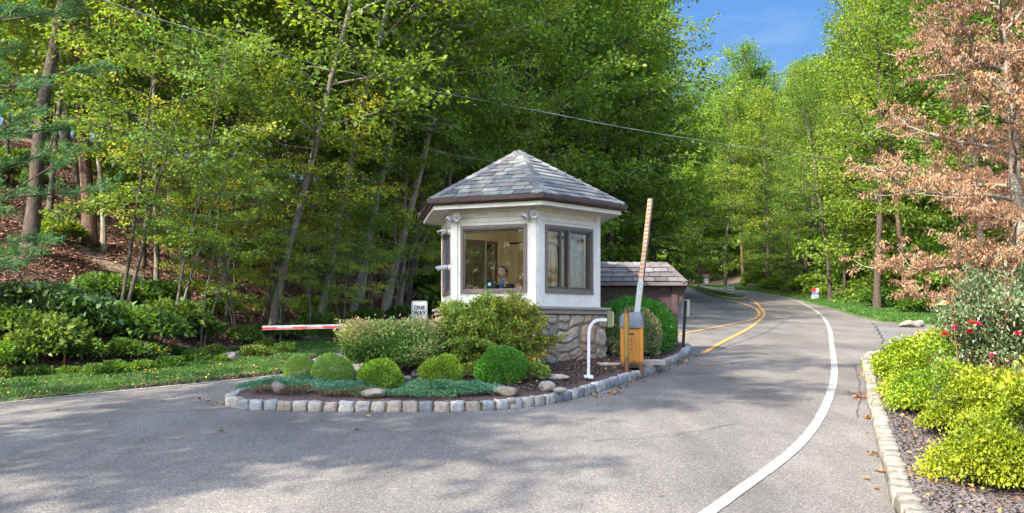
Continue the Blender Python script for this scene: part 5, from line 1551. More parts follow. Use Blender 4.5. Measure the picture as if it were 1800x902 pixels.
# azalea: several stems, layered whorled foliage
def azalea(seed, H, spread, nb, leaf=.07):
    return tree_meshes(seed, H=H, r0=.035, cb=.22, spread=spread, nb=nb, nsub=7, per=46, leaf=leaf, ratio=.42, el0=15, el1=65, multi=3, bend=.09, vjit=.06, lsp=.9, flat=.7, ldroop=-.1, prof='umb')
AZ = azalea(51, 1.0, .62, 60)
for (x, y, s_, rz, lb) in ((-.78, 13.1, (.86, .8, .90), 0.3, 'yellow-green azalea with several stems, under the front window'), (.02, 13.15, (.86, .8, .93), 2.2, 'yellow-tipped azalea reaching the near corner of the stone base')):
    o = place_tree('azalea', AZ[0], AZ[1], x, y, M['bark_dark'], M['leaf_azalea'], lb, 'shrub', 'azaleas in front of the booth', s_, rz); o.location.z = gz(x, y) - .02
LOWL = bush_meshes(34, .35, .35, 1500, .05, .5, 6, .2, .5, .8, .5)
for i, (px, py, s_, lb, ml) in enumerate(((935, 672, .8, 'low leafy sprig at the foot of the stone base corner', 'leaf_azalea'), (905, 655, 1.0, 'small yellowing shrub between the deep green ball and the stone base', 'leaf_azalea'), (825, 668, .7, 'low yellowing plant between the two right ball shrubs', 'leaf_azalea'))):
    X, Y = G(px, py, .16); Y += .12; place_bush('low_plant', LOWL, X, Y, gz(X, Y), M[ml], lb, 'plant', sc=(s_,) * 3, rz=i)
HEDGE = bush_meshes(35, 1, 1, 26000, .055, .42, 10, .05, .82, .8, .5, uplift=.5, under=-.6)
place_bush('round_hedge', HEDGE, 2.42, 16.75, gz(0, 16.75), M['leaf_boxgreen'], 'big rounded bright green hedge shrub before the kiosk', sc=(.80, .56, 1.06))
VAR = bush_meshes(36, 1, 1, 16000, .065, .5, 12, .12, .7, .8, .4, uplift=.4, under=-.55, tipbias=.5)
place_bush('tipped_shrub', VAR, 2.26, 15.85, gz(0, 15.85), M['leaf_variegated'], 'upright shrub with tan tips behind the orange cabinet', sc=(.50, .42, .93))
# creeping juniper mats
def mat_plant(seed, n, rx, ry, h, leaf=.035):
    rg = np.random.default_rng(seed)
    th = rg.uniform(0, 6.28, n); q = rg.uniform(0, 1, n) ** .5
    f = 1 + .14 * np.sin(3 * th + seed) + .1 * np.sin(5 * th + 2 * seed) + .07 * np.sin(9 * th)
    x = q * np.cos(th) * rx * f; y = q * np.sin(th) * ry * f
    hh = h * (1 - q ** 3) * (.6 + .4 * np.sin(x * 9 + seed) * np.cos(y * 11)) + .015
    P = np.stack([x, y, hh * rg.uniform(.3, 1, n) + GR * y], 1)
    D = np.stack([np.cos(th + rg.normal(0, .6, n)), np.sin(th + rg.normal(0, .6, n)), np.full(n, .35)], 1)
    b = .45 + .25 * np.sin(x * 6) * np.sin(y * 8 + seed)
    return leaf_mesh('juniper', [leaves(P, D, leaf, rg, .28, .55, -.1, .6, .6, .05)], rg, b)
for i, (x, y, rx, ry, h, ml, lb) in enumerate(((-3.05, 11.75, .62, .42, .10, 'juniper', 'teal creeping juniper mat at the left tip of the island'), (-2.95, 11.25, .42, .2, .06, 'juniper_brown', 'browning juniper patch beside the round tan rock'),
      (-2.2, 11.35, .55, .30, .10, 'juniper', 'teal creeping juniper mat under the second and third ball shrubs'), (-2.05, 11.0, .5, .18, .05, 'juniper_brown', 'brown-green juniper patch before the third ball shrub'),
      (-.95, 11.15, .62, .42, .12, 'juniper', 'broad teal creeping juniper below the fourth ball shrub'), (-.45, 11.2, .45, .28, .10, 'juniper', 'teal-green juniper mat in front of the deep green ball shrub'), (-1.55, 10.85, .42, .12, .04, 'juniper', 'thin teal juniper fringe along the middle of the front kerb'))):
    ry *= 1.25; h *= 1.25; y -= .03
    me = mat_plant(60 + i, int(30000 * rx * ry), rx, ry, h)
    o = link('creeping_juniper', me, M[ml]); o.location = (x, y, gz(x, y) + .005)
    tag(o, lb, 'ground cover')
# rocks
def rock(name, px, py, rx, ry, rz_, h, seed, lb, sink=.3, hgt=.155):
    X, Y = G(px, py, hgt)
    bm = bmesh.new(); bmesh.ops.create_icosphere(bm, subdivisions=4, radius=1)
    rg_ = np.random.default_rng(seed); ax = nrm(rg_.normal(0, 1, (9, 3))); of = rg_.uniform(.55, .95, 9)
    for v in bm.verts:
        c = np.array(v.co); s_ = 1.0
        for a, o_ in zip(ax, of):
            dd = c @ a
            if dd > o_: c = c - a * (dd - o_) * .85
        c = c * (1 + .04 * math.sin(c[0] * 7 + seed) * math.cos(c[1] * 6) + .02 * math.sin(c[2] * 17 + c[0] * 13))
        v.co = (c[0] * rx, c[1] * ry, c[2] * h)
    me = bpy.data.meshes.new(name); bm.to_mesh(me); bm.free()
    at = me.attributes.new('rnd', 'FLOAT', 'POINT'); at.data.foreach_set('value', np.full(len(me.vertices), rg_.uniform(0, 1), np.float32))
    o = link(name, me, M['boulder'], smooth=True); o.location = (X, Y + ry * .5, GR * Y + hgt + h * (1 - 2 * sink)); o.rotation_euler = (0, 0, rz_)
    return tag(o, lb, 'rock')
rock('rock', 487, 690, .10, .09, .3, .11, 1, 'small rounded tan rock standing in the juniper near the island tip')
rock('rock', 655, 696, .17, .12, .1, .07, 2, 'flat pinkish grey rock in the mulch below the third ball shrub')
rock('rock', 714, 672, .10, .08, .8, .07, 3, 'grey rock between the third and fourth ball shrubs')
rock('rock', 731, 664, .08, .07, .2, .09, 33, 'upright grey rock left of the fourth ball shrub')
rock('rock', 888, 693, .17, .10, -.5, .08, 4, 'sloping grey rock at the right end of the juniper mat')
rock('rock', 972, 668, .27, .14, .1, .06, 5, 'wide flat mossy slab rock at the foot of the stone base')
rock('rock', 962, 684, .12, .08, .0, .08, 6, 'small pinkish rock in the mulch before the flat slab')
rock('rock', 985, 688, .10, .05, -.3, .04, 16, 'low rounded rock half buried right of the pinkish rock')
rock('rock', 900, 709, .05, .05, 0, .045, 7, 'small white stone wedged behind the front kerb', hgt=.14)
rock('rock', 1604, 573, .36, .3, .2, .15, 8, 'grey boulder at the wood edge across the side road', hgt=.05)
rock('rock', 1618, 572, .25, .2, .9, .13, 18, 'smaller pale boulder right beside the grey one at the wood edge', hgt=.05)
for i, (px, py, r_) in enumerate(((405, 634, .22), (420, 628, .15))):
    X, Y = hit(px, py); o = rock('rock', 500, 700, r_, r_ * .8, i, r_ * .6, 20 + i, ('dark rock lying at the top of the grass verge', 'second smaller dark rock behind the verge rock')[i]); o.location = (X, Y, tz(X, Y) + .03)

# ---------------------------------------------------------------- right-hand bed
LIME = [bush_meshes(70 + i, 1, 1, 26000, .066, .5, 18, .42, .36, 1.0, .4, uplift=.35, under=-.45, rough_=.13) for i in range(2)]
lime = [(6.25, 12.9, .70, .74, 'farthest lime spirea, at the head of the right bed'), (5.5, 11.2, .64, .70, 'lime spirea beside the kerb, second from the far end'), (6.2, 11.4, .75, .8, 'lime spirea tucked against the rose bushes'),
        (4.95, 9.8, .6, .70, 'lime spirea at the kerb below the first red roses'), (5.55, 9.1, .8, .78, 'lime spirea in front of the rose canes'), (4.5, 8.5, .56, .70, 'lime spirea overhanging the bare mulch gap'),
        (4.85, 7.4, .68, .80, 'large lime spirea in the middle of the right bed'), (3.72, 6.5, .46, .64, 'nearest lime spirea, low green one at the bottom right'), (4.5, 6.2, .6, .8, 'lime spirea at the right picture edge')]
for i, (x, y, r_, h_, lb) in enumerate(lime):
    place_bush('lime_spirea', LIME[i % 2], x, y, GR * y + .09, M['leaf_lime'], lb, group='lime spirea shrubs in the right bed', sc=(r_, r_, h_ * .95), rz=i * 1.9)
ROSE = tree_meshes(80, H=1.0, r0=.03, cb=.18, spread=.85, nb=70, nsub=6, per=30, leaf=.062, ratio=.62, el0=10, el1=70, multi=7, bend=.07, vjit=.09, lsp=.8, flat=.8, prof='umb')
roses = [(5.75, 10.3, .62, .98, 'tall rose bush with red blooms on its left side'), (6.9, 11.1, .75, 1.1, 'tall rose bush behind, with few flowers'), (6.5, 9.5, .6, .98, 'rose bush at the right edge with red buds'), (4.3, 6.45, .36, .72, 'near rose bush with thin canes crossing the lime spirea')]
rr = random.Random(4)
for i, (x, y, r_, h_, lb) in enumerate(roses):
    o = place_bush('rose_bush', ROSE, x, y, GR * y + .09, M['leaf_rose'], lb, group='rose bushes in the right bed', sc=(r_, r_, h_), rz=i * 2.2, m_stem=M['rose_cane'])
    spots = [(-.85, -.4, .62), (-.62, -.55, .68), (-.55, -.6, .66), (-.7, -.6, .58), (-.35, -.8, .3), (-.95, -.2, .55), (.1, -.8, .55), (.5, -.6, .6)][: (7 if i == 0 else 3)]
    if i == 3: spots = [(-.9, -.5, .45), (-.75, -.6, .40), (-.5, -.8, .75)]
    for (a, b, c) in spots:
        rg2 = np.random.default_rng(int(rr.random() * 1e6)); n = 26
        D = nrm(rg2.normal(0, 1, (n, 3))); D[:, 2] = abs(D[:, 2]) * .8 + .1; P = D * .012
        me = leaf_mesh('bloom', [leaves(P, D, .044, rg2, .9, .15, -.1, .2, .6, .2)], rg2)
        bl = link('bloom', me, M['petal'], o)
        Rz = Matrix.Rotation(-i * 2.2, 4, 'Z'); v = Rz @ Vector((a, b, 0)); bl.location = (v.x, v.y, c + .33)
        bl.scale = (1 / r_, 1 / r_, 1 / h_)
# reddish new shoot rising above the roses
t = empty('rose_shoot', (5.2, 9.9, GR * 9.9 + .09), label='tall reddish orange shoot rising above the red roses', cat='shoot')
rg2 = np.random.default_rng(5); T = Tubes(); S = walk(np.array([0, 0, .4]), np.array([-.12, 0, 1.]), .88, 7, rg2, .05); T.add(S, np.linspace(.008, .003, 8), 5); link('stem', T.mesh('stem'), M['rose_cane'], t)
LP = S[[3, 4, 4, 5, 5, 6, 6, 7, 7, 7, 7]]; D = np.stack([np.cos(np.arange(11) * 2.2), np.sin(np.arange(11) * 2.2), np.full(11, .3)], 1)
link('young_leaves', leaf_mesh('young_leaves', [leaves(LP, D, .12, rg2, .45, .3)], rg2), M['fallen'], t)

# ---------------------------------------------------------------- dogwood on the right
def dogwood():
    rg = np.random.default_rng(91); T = Tubes(); LV = []; LB = []
    P = np.array([[0, 0, -.3], [-.02, 0, .6], [-.06, .02, 1.4], [-.14, .05, 2.2], [-.24, .05, 3.0], [-.30, 0, 3.8], [-.42, 0, 4.7], [-.5, .05, 5.6], [-.45, .1, 6.5]])
    T.add(P, [.16, .125, .115, .105, .09, .07, .05, .03, .012], 12)
    starts = [(1.25, 178, 2.3, .05), (1.55, 200, 1.8, .25), (1.9, 168, 2.6, .08), (2.0, 15, 1.7, .2), (2.35, 215, 2.0, .1), (2.5, 100, 1.8, .2), (2.7, 182, 2.7, .18), (3.0, 340, 1.8, .3), (3.1, 240, 1.9, .2), (3.4, 165, 2.4, .3),
              (3.6, 60, 1.6, .4), (3.8, 195, 2.2, .4), (4.1, 300, 1.6, .4), (4.3, 175, 1.9, .5), (4.6, 130, 1.5, .6), (4.9, 220, 1.6, .6), (5.2, 20, 1.4, .6), (5.5, 180, 1.4, .7), (5.9, 90, 1.1, .8), (6.1, 250, 1.1, .9), (2.2, 268, 1.7, .1), (1.7, 255, 1.5, .05), (3.3, 280, 1.7, .2), (4.0, 250, 1.8, .3), (1.4, 60, 1.6, .1), (2.9, 140, 2.0, .2)]
    for (h, az, L, el) in starts:
        az = R(az + rg.normal(0, 6)); p = np.array([np.interp(h, P[:, 2], P[:, 0]), np.interp(h, P[:, 2], P[:, 1]), h])
        B = walk(p, np.array([math.cos(az), math.sin(az), el]), L, 8, rg, .13, .015); T.add(B, np.linspace(.032, .007, 9), 6)
        tone = rg.normal(.45, .16)
        for j in range(11):
            u = (.2 + .8 * (j + rg.uniform(0, 1)) / 11) * 8; k0 = min(int(u), 7); q = B[k0] + (B[k0 + 1] - B[k0]) * (u - k0)
            d = B[k0 + 1] - B[k0]; d /= np.linalg.norm(d); ang = (1 if j % 2 else -1) * R(rg.uniform(20, 75)); c, s_ = math.cos(ang), math.sin(ang)
            S = walk(q, np.array([d[0] * c - d[1] * s_, d[0] * s_ + d[1] * c, rg.normal(.12, .18)]), rg.uniform(.35, .9), 5, rg, .2, .03); T.add(S, np.linspace(.013, .004, 6), 4)
            for e in range(5):
                S2 = walk(S[rg.integers(1, 6)], rg.normal(0, 1, 3) * np.array([1, 1, .4]) + np.array([0, 0, .3]), rg.uniform(.12, .32), 2, rg, .2, .05); T.add(S2, [.005, .004, .002], 3)
                n = 44; LP = S2[rg.integers(1, 3, n)] + rg.normal(0, .04, (n, 3)) * np.array([1, 1, .6])
                LV.append(leaves(LP, rg.normal(0, .5, (n, 3)), .062, rg, .36, .45, .95, .1, 1, .1)); LB.append(np.full(n, tone))
    return T.mesh('trunk'), leaf_mesh('crown', LV, rg, np.concatenate(LB))
DW = dogwood()
o = place_tree('dogwood', DW[0], DW[1], 7.65, 12.6, M['bark_pale'], M['leaf_dogwood'], 'reddish brown dogwood with pale branches at the right edge', 'tree', None, (.82, .95, 1.0), 0)
o.location.z = GR * 12.6 + .08
o = place_tree('dogwood', DW[0], DW[1], 11.2, 17.6, M['bark_dark'], M['leaf_dogwood'], 'second reddish dogwood in the shade behind the first, by the side road', 'tree', None, .98, 1.2)

# ---------------------------------------------------------------- woods
BK = {'SHADE': SHADE, 'TALL': TALL, 'THIN': THIN, 'UNDER': UNDER, 'FULL': FULL, 'WOODY': WOODY}
rw = random.Random(77)
ZX = [(0, 'at the left picture edge'), (130, 'behind the thick reddish trunk'), (240, 'behind the straight grey trunk'), (360, 'above the left lane'), (460, 'above the barrier tip'), (560, 'above the barrier arm'), (660, 'behind the leaning trunks'),
      (740, 'behind the left eave'), (850, 'behind the booth roof'), (960, 'behind the right roof slope'), (1060, 'behind the kiosk roof'), (1160, 'behind the raised arm'), (1225, 'beside the far bend'), (1330, 'in the sky gap'), (1390, 'above the yard sign'),
      (1470, 'beyond the bright grass strip'), (1560, 'beyond the boulders'), (1660, 'behind the dogwood crown'), (1740, 'behind the dogwood trunk'), (1900, 'outside the right edge')]
def autolabel(kind, leaf, x, y):
    px = 900 + x / y * F if y > 2 else 3000
    z_ = [t for (p, t) in ZX if px >= p] or [ZX[0][1]]
    tone = {'leaf_forest': 'mid-green', 'leaf_bright': 'light green', 'leaf_cool': 'bluish green', 'leaf_maple': 'yellow-green'}[leaf]
    form = {'TALL': 'tall tree', 'THIN': 'thin-trunked tree', 'FULL': 'full-crowned tree', 'WOODY': 'forked tree', 'UNDER': 'spreading sapling', 'SHADE': 'broad tree'}[kind]
    dep = 'near' if y < 22 else 'middle-distance' if y < 38 else 'distant' if y < 75 else 'farthest'
    return f'{tone} {dep} {form} {z_[-1]}', f'woodland trees {z_[-1]}'
def wood_tree(kind, i, x, y, leaf, bark, label, group, sc=1.0, lean=0.0, leanaz=0.0, name='forest_tree'):
    if label is None: label, group = autolabel(kind, leaf, x, y)
    t_, c_ = BK[kind][i % len(BK[kind])]
    o = place_tree(name, t_, c_, x, y, M[bark], M[leaf], label, 'tree', group, sc, 0)
    # lean toward a direction, keep a random spin
    ax = Vector((-math.sin(leanaz), math.cos(leanaz), 0))
    q = Matrix.Rotation(lean, 3, ax) @ Matrix.Rotation(rw.uniform(0, 6.28), 3, 'Z')
    o.rotation_euler = q.to_euler()
    return o
# trunks one can point at on the left slope: (pixel x, pixel y of the base, kind, scale, lean, leaf, bark, label)
heroes = [(160, 430, 'TALL', 1, .95, 0.0, 'leaf_forest', 'bark_red', 'thick reddish brown double-looking trunk high on the left slope'),
          (183, 440, 'THIN', 0, .9, .01, 'leaf_bright', 'bark_pale', 'pale thin trunk standing just right of the thick reddish trunk'),
          (318, 505, 'THIN', 1, 1.0, .01, 'leaf_forest', 'bark', 'straight grey trunk on the slope above the broad-leaved shrubs'),
          (275, 520, 'THIN', 2, .75, .02, 'leaf_maple', 'bark', 'short grey trunk left of the straight grey one, yellow-green leaves'),
          (440, 470, 'THIN', 0, 1.05, .17, 'leaf_forest', 'bark', 'pale trunk leaning right, between the maples and the gate arm'),
          (540, 525, 'THIN', 1, .9, .02, 'leaf_forest', 'bark_dark', 'upright dark thin trunk above the barrier arm'),
          (585, 515, 'THIN', 2, 1.0, .0, 'leaf_bright', 'bark', 'upright grey trunk above the barrier arm, left of the leaning pair'),
          (632, 530, 'TALL', 0, .72, .16, 'leaf_forest', 'bark_pale', 'pale leaning trunk, left one of the leaning pair by the booth'),
          (618, 520, 'THIN', 0, .95, .03, 'leaf_forest', 'bark', 'grey trunk rising close behind the leaning pair'),
          (675, 548, 'TALL', 2, .72, .22, 'leaf_bright', 'bark_pale', 'pale leaning trunk, right one of the leaning pair by the booth'),
          (718, 535, 'THIN', 1, 1.0, .12, 'leaf_forest', 'bark_dark', 'dark slim trunk just left of the ONE WAY sign'),
          (752, 500, 'TALL', 3, .7, .10, 'leaf_forest', 'bark', 'grey trunk rising beside the left edge of the booth roof'),
          (480, 520, 'TALL', 1, .62, .02, 'leaf_maple', 'bark_dark', 'dark trunk hidden in yellow-green maple leaves left of the gate arm'),
          (50, 440, 'TALL', 2, .8, .03, 'leaf_forest', 'bark_dark', 'dark trunk at the far left behind the pine boughs'),
          (390, 480, 'THIN', 2, 1.0, .03, 'leaf_cool', 'bark', 'slim grey trunk midway up the slope behind the maples'),
          (690, 500, 'THIN', 2, 1.0, .08, 'leaf_bright', 'bark_dark', 'slim dark trunk on the slope directly left of the booth')]
for (px, py, kd, vi, sc_, ln, lf, bk, lb) in heroes:
    X, Y = hit(px, py)
    wood_tree(kd, vi, X, Y, lf, bk, lb, 'trees with visible trunks on the left slope', sc_, ln, 0.0)
# low maples and saplings in front of the slope
under = [(205, 560, 1, 1.0, 'leaf_cool', 'tall layered green sapling over the shrubs at the left'), (330, 555, 0, .75, 'leaf_maple', 'pale green maple over the leaf litter, left of centre'), (395, 585, 2, .78, 'leaf_maple', 'yellow-green maple leaning over the verge'),
         (455, 560, 1, .95, 'leaf_maple', 'broad yellow-green maple left of the barrier arm tip'), (500, 585, 3, .55, 'leaf_maple', 'small golden maple just above the barrier arm tip'), (655, 560, 2, .85, 'leaf_maple', 'yellow-tinted maple between the leaning trunks and the booth'),
         (590, 575, 0, .7, 'leaf_cool', 'low green sapling behind the middle of the barrier arm'), (740, 470, 1, 1.0, 'leaf_maple', 'golden maple bough spreading left of the booth roof'),
         (250, 470, 2, 1.1, 'leaf_bright', 'light green sapling higher up the left slope'), (420, 505, 3, 1.1, 'leaf_cool', 'dark green layered sapling on the slope behind the maples')]
for (px, py, vi, sc_, lf, lb) in under:
    X, Y = hit(px, py)
    wood_tree('UNDER', vi, X, Y, lf, 'bark_dark', lb, 'saplings and maples along the left slope', sc_, .05, -.8, 'sapling')
o = place_tree('pine_tree', PINE[0], PINE[1], -9.1, 13.6, M['bark_dark'], M['needle'], 'white pine whose boughs reach in at the left edge', 'tree', None, .85, .6)
def scatter(n, fx, cond, mind, seed):
    r_ = random.Random(seed); out = []; tries = 0
    while len(out) < n and tries < 20000:
        tries += 1; p = fx(r_)
        if cond(*p) and all((p[0] - q[0]) ** 2 + (p[1] - q[1]) ** 2 > mind ** 2 for q in out): out.append(p)
    return out
def dL(x, y): return float(poly_dist(LA, np.array([x]), np.array([y]))[0])
def dR(x, y): return float(poly_dist(RA, np.array([x]), np.array([y]))[0])
def inview(x, y, m=.75): return y > 4 and abs(x / y) < m
# the slope above
pts = scatter(46, lambda r_: (r_.uniform(-36, 2), r_.uniform(12, 46)), lambda x, y: 7 < dL(x, y) < 34 and inview(x, y), 3.0, 1)
for i, (x, y) in enumerate(pts):
    wood_tree(('TALL', 'THIN', 'TALL')[i % 3], i, x, y, ('leaf_forest', 'leaf_bright', 'leaf_cool', 'leaf_forest')[i % 4], ('bark', 'bark_dark')[i % 2], None, None, rw.uniform(.7, 1.0), rw.uniform(0, .08), rw.uniform(-1, 1))
pts = scatter(18, lambda r_: (r_.uniform(-30, 0), r_.uniform(12, 44)), lambda x, y: 9 < dL(x, y) < 26 and inview(x, y), 3.2, 21)
for i, (x, y) in enumerate(pts):
    wood_tree('UNDER', i, x, y, ('leaf_bright', 'leaf_maple', 'leaf_cool', 'leaf_forest')[i % 4], 'bark', None, None, rw.uniform(.8, 1.3), .03, 0, 'sapling')
for i, (x, y, s_, ln) in enumerate(((-5.6, 19.6, 1.15, .16), (-5.0, 21.8, 1.2, .2), (-4.6, 24.4, 1.25, .18), (-3.6, 27, 1.25, .12), (-2.6, 30.5, 1.3, .08), (-6.9, 26, 1.2, .14))):
    wood_tree('THIN', i, x, y, ('leaf_bright', 'leaf_forest')[i % 2], 'bark', None, None, s_, ln, 0)
for i, (px, py, s_, lf) in enumerate(((425, 608, .5, 'leaf_maple'), (492, 606, .42, 'leaf_maple'), (350, 612, .5, 'leaf_bright'), (605, 592, .45, 'leaf_maple'), (690, 560, .6, 'leaf_maple'), (545, 590, .5, 'leaf_cool'), (300, 590, .75, 'leaf_cool'))):
    X, Y = hit(px, py)
    wood_tree('UNDER', i + 1, X, Y, lf, 'bark', None, None, s_, .04, -.8, 'sapling')
pts = scatter(20, lambda r_: (r_.uniform(-62, -4), r_.uniform(26, 74)), lambda x, y: 26 < dL(x, y) < 50 and inview(x, y, .7), 5.5, 31)
for i, (x, y) in enumerate(pts):
    wood_tree('FULL', i, x, y, ('leaf_bright', 'leaf_forest')[i % 2], 'bark_dark', None, None, rw.uniform(.6, .85))
# behind the booth, left of the uphill road
sil = [(5.7, 50, 1.25), (9.8, 58, 1.1), (33, 126, 1.38), (37, 121, 1.42), (29.5, 121, 1.1), (30, 133, 1.25), (1.0, 41, 1.2), (-2.2, 35, 1.1), (8.0, 63, 1.2), (9.5, 75, 1.25), (11.5, 90, 1.25), (0, 52, 1.2), (-8, 42, 1.1), (4, 70, 1.25), (13, 104, 1.2)]
for i, (x, y, s_) in enumerate(sil):
    wood_tree('FULL', i, x, y, ('leaf_forest', 'leaf_bright', 'leaf_forest')[i % 3], 'bark_dark', None, None, s_)
pts = scatter(22, lambda r_: (r_.uniform(-14, 14), r_.uniform(20, 75)), lambda x, y: 3.2 < dL(x, y) < 17 and (x / y) > -.16, 4.0, 2)
for i, (x, y) in enumerate(pts):
    wood_tree(('TALL', 'WOODY')[i % 2], i, x, y, ('leaf_forest', 'leaf_bright', 'leaf_forest', 'leaf_cool')[i % 4], ('bark_dark', 'bark')[i % 2], None, None, rw.uniform(.85, 1.1), rw.uniform(0, .10), 0)
# far end of the road
pts = scatter(30, lambda r_: (r_.uniform(2, 62), r_.uniform(112, 170)), lambda x, y: (dL(x, y) > 3 or dR(x, y) > 3) and not (dL(x, y) < 0 and dR(x, y) < 0) and .05 < x / y < .42, 5.5, 3)
for i, (x, y) in enumerate(pts):
    wood_tree('FULL', i, x, y, ('leaf_forest', 'leaf_bright')[i % 2], 'bark_dark', None, None, rw.uniform(1.1, 1.4) * (1 if y > 125 else .85))
# right-hand wood
for i, (x, y, s_) in enumerate(((25.7, 57, 1.12), (26.0, 76, .92), (24.5, 47, 1.15), (22.0, 39, 1.1), (27.5, 92, 1.0), (31, 66, 1.2), (29, 52, 1.2), (20.5, 33.5, .95))):
    wood_tree('FULL', i, x, y, ('leaf_bright', 'leaf_forest')[i % 2], 'bark_dark', None, None, s_)
pts = scatter(34, lambda r_: (r_.uniform(14, 62), r_.uniform(30, 98)), lambda x, y: 4.5 < dR(x, y) < 32 and x / y < .72 and x / y > .43, 4.4, 4)
for i, (x, y) in enumerate(pts):
    k_ = ('FULL', 'TALL', 'FULL', 'WOODY')[i % 4]
    wood_tree(k_, i, x, y, ('leaf_bright', 'leaf_forest', 'leaf_bright', 'leaf_forest')[i % 4], ('bark_dark', 'bark')[i % 2], None, None, rw.uniform(.85, 1.15) * (1.1 if k_ == 'FULL' else 1), rw.uniform(0, .06), rw.uniform(0, 6))
rh = [(1275, 505, 'TALL', 0, 1.3, 'thick dark trunk right of the far cream sign'), (1308, 505, 'TALL', 1, 1.2, 'tall straight brown trunk above the KEEP RIGHT sign'), (1380, 516, 'THIN', 0, .8, 'brown trunk at the wood edge left of the yard sign'), (1404, 514, 'THIN', 1, .85, 'reddish trunk leaning left behind the yard sign'),
      (1460, 530, 'TALL', 2, .66, 'dark trunk right of the yard sign'), (1485, 522, 'THIN', 2, 1.2, 'grey-brown trunk in the wood beyond the grass strip'), (1542, 545, 'TALL', 3, .8, 'dark upright trunk standing at the edge of the bright grass'), (1592, 545, 'TALL', 1, .75, 'dark trunk left of the boulders'),
      (1665, 555, 'WOODY', 0, .9, 'forked dark tree behind the boulders'), (1720, 560, 'TALL', 0, .85, 'stout dark trunk behind the rose bushes'), (1785, 560, 'TALL', 2, .9, 'dark trunk behind the dogwood at the right edge')]
for (px, py, kd, vi, sc_, lb) in rh:
    X, Y = hit(px, py)
    wood_tree(kd, vi, X, Y, 'leaf_bright' if vi % 2 else 'leaf_forest', 'bark_dark' if vi != 1 else 'bark_red', lb, 'trees with visible trunks along the right wood edge', sc_, .04, rw.uniform(0, 6))
# unseen trees, added to shade the road and block sky in the window reflections
around = [(-11.8, 1.4, 'SHADE', (1.1, 1.1, 1.42)), (-12.6, -1.6, 'SHADE', (.85, .85, 1.5)), 
          (-4, -30, 'FULL', 1), (3, -32, 'FULL', 1.1), (11, -27, 'FULL', 1), (-14, -30, 'FULL', 1), (19, -20, 'FULL', 1), (25, -9, 'FULL', 1), (-22, -28, 'FULL', 1), (-30, -22, 'FULL', 1.0), (-27, -15, 'FULL', .9), (-35, -30, 'FULL', 1.1), (-38, -20, 'FULL', 1.1), (-26, -36, 'FULL', 1.1)]
for i, (x, y, k_, s_) in enumerate(around):
    wood_tree(k_, i, x, y, 'leaf_forest', 'bark', 'tall unseen tree added around the viewer for shade and reflections', 'trees around the viewer', s_)

# ---------------------------------------------------------------- undergrowth, grass, litter
BROAD = [bush_meshes(200 + i, .8, .8, 1500, .13, .6, 10, .3, .35, .8, 1.2, uplift=.1, under=-.1) for i in range(3)]
rg = random.Random(9)
bp = [(12, 668, .45, 'leaf_cool'), (60, 664, .4, 'leaf_cool'), (165, 662, .4, 'leaf_cool'), (205, 658, .5, 'leaf_bright'), (300, 648, .45, 'leaf_cool'), (345, 640, .5, 'leaf_cool'), (385, 640, .4, 'leaf_bright'), (445, 628, .5, 'leaf_cool'), (500, 622, .45, 'leaf_cool'), (20, 600, 1.2, 'leaf_cool'), (60, 640, .9, 'leaf_cool'), (95, 625, 1.1, 'leaf_cool'), (150, 640, .8, 'leaf_cool'), (145, 590, 1.3, 'leaf_laurel'), (200, 600, 1.1, 'leaf_cool'), (225, 635, .8, 'leaf_cool'), (270, 610, 1.2, 'leaf_cool'), (310, 590, 1.2, 'leaf_cool'), (345, 600, 1.0, 'leaf_cool'),
      (30, 565, 1.2, 'leaf_laurel'), (85, 560, 1.0, 'leaf_laurel'), (320, 632, .5, 'leaf_bright'), (380, 628, .5, 'leaf_cool'), (430, 605, .7, 'leaf_cool'), (470, 598, .8, 'leaf_cool'), (515, 600, .8, 'leaf_cool'), (560, 590, 1.0, 'leaf_cool'), (600, 600, .8, 'leaf_forest'), (470, 615, .45, 'leaf_bright'),
      (545, 560, 1.0, 'leaf_cool'), (640, 570, .9, 'leaf_forest'), (700, 560, .8, 'leaf_forest'), (250, 655, .4, 'leaf_bright'), (130, 662, .4, 'leaf_bright'), (5, 650, .8, 'leaf_bright'), (180, 535, 1.0, 'leaf_cool'), (380, 560, .9, 'leaf_cool')]
desc = {'leaf_cool': 'bluish green', 'leaf_laurel': 'dark glossy', 'leaf_bright': 'light green', 'leaf_forest': 'mid-green'}
def zone(px, py):
    a = 'at the left picture edge' if px < 70 else 'above the small ground lamp' if px < 170 else 'beyond the ground lamp' if px < 290 else 'below the straight grey trunk' if px < 400 else 'near the tip of the barrier arm' if px < 500 else 'behind the barrier arm' if px < 620 else 'left of the ONE WAY sign'
    b = ', low in the grass' if py > 645 else ', front row' if py > 615 else ', middle row' if py > 580 else ', higher up'
    return a + b
for i, (px, py, s_, ml) in enumerate(bp):
    X, Y = hit(px, py); s_ *= .78
    place_bush('undergrowth_shrub', BROAD[i % 3], X, Y, tz(X, Y) - .05, M[ml], ('tiny ' if s_ < .5 else 'small ' if s_ < .85 else '' if s_ < 1.1 else 'large ') + desc[ml] + ' shrub ' + zone(px, py), group='undergrowth shrubs along the left verge', sc=(s_, s_, s_ * 1.05), rz=i * 1.1)
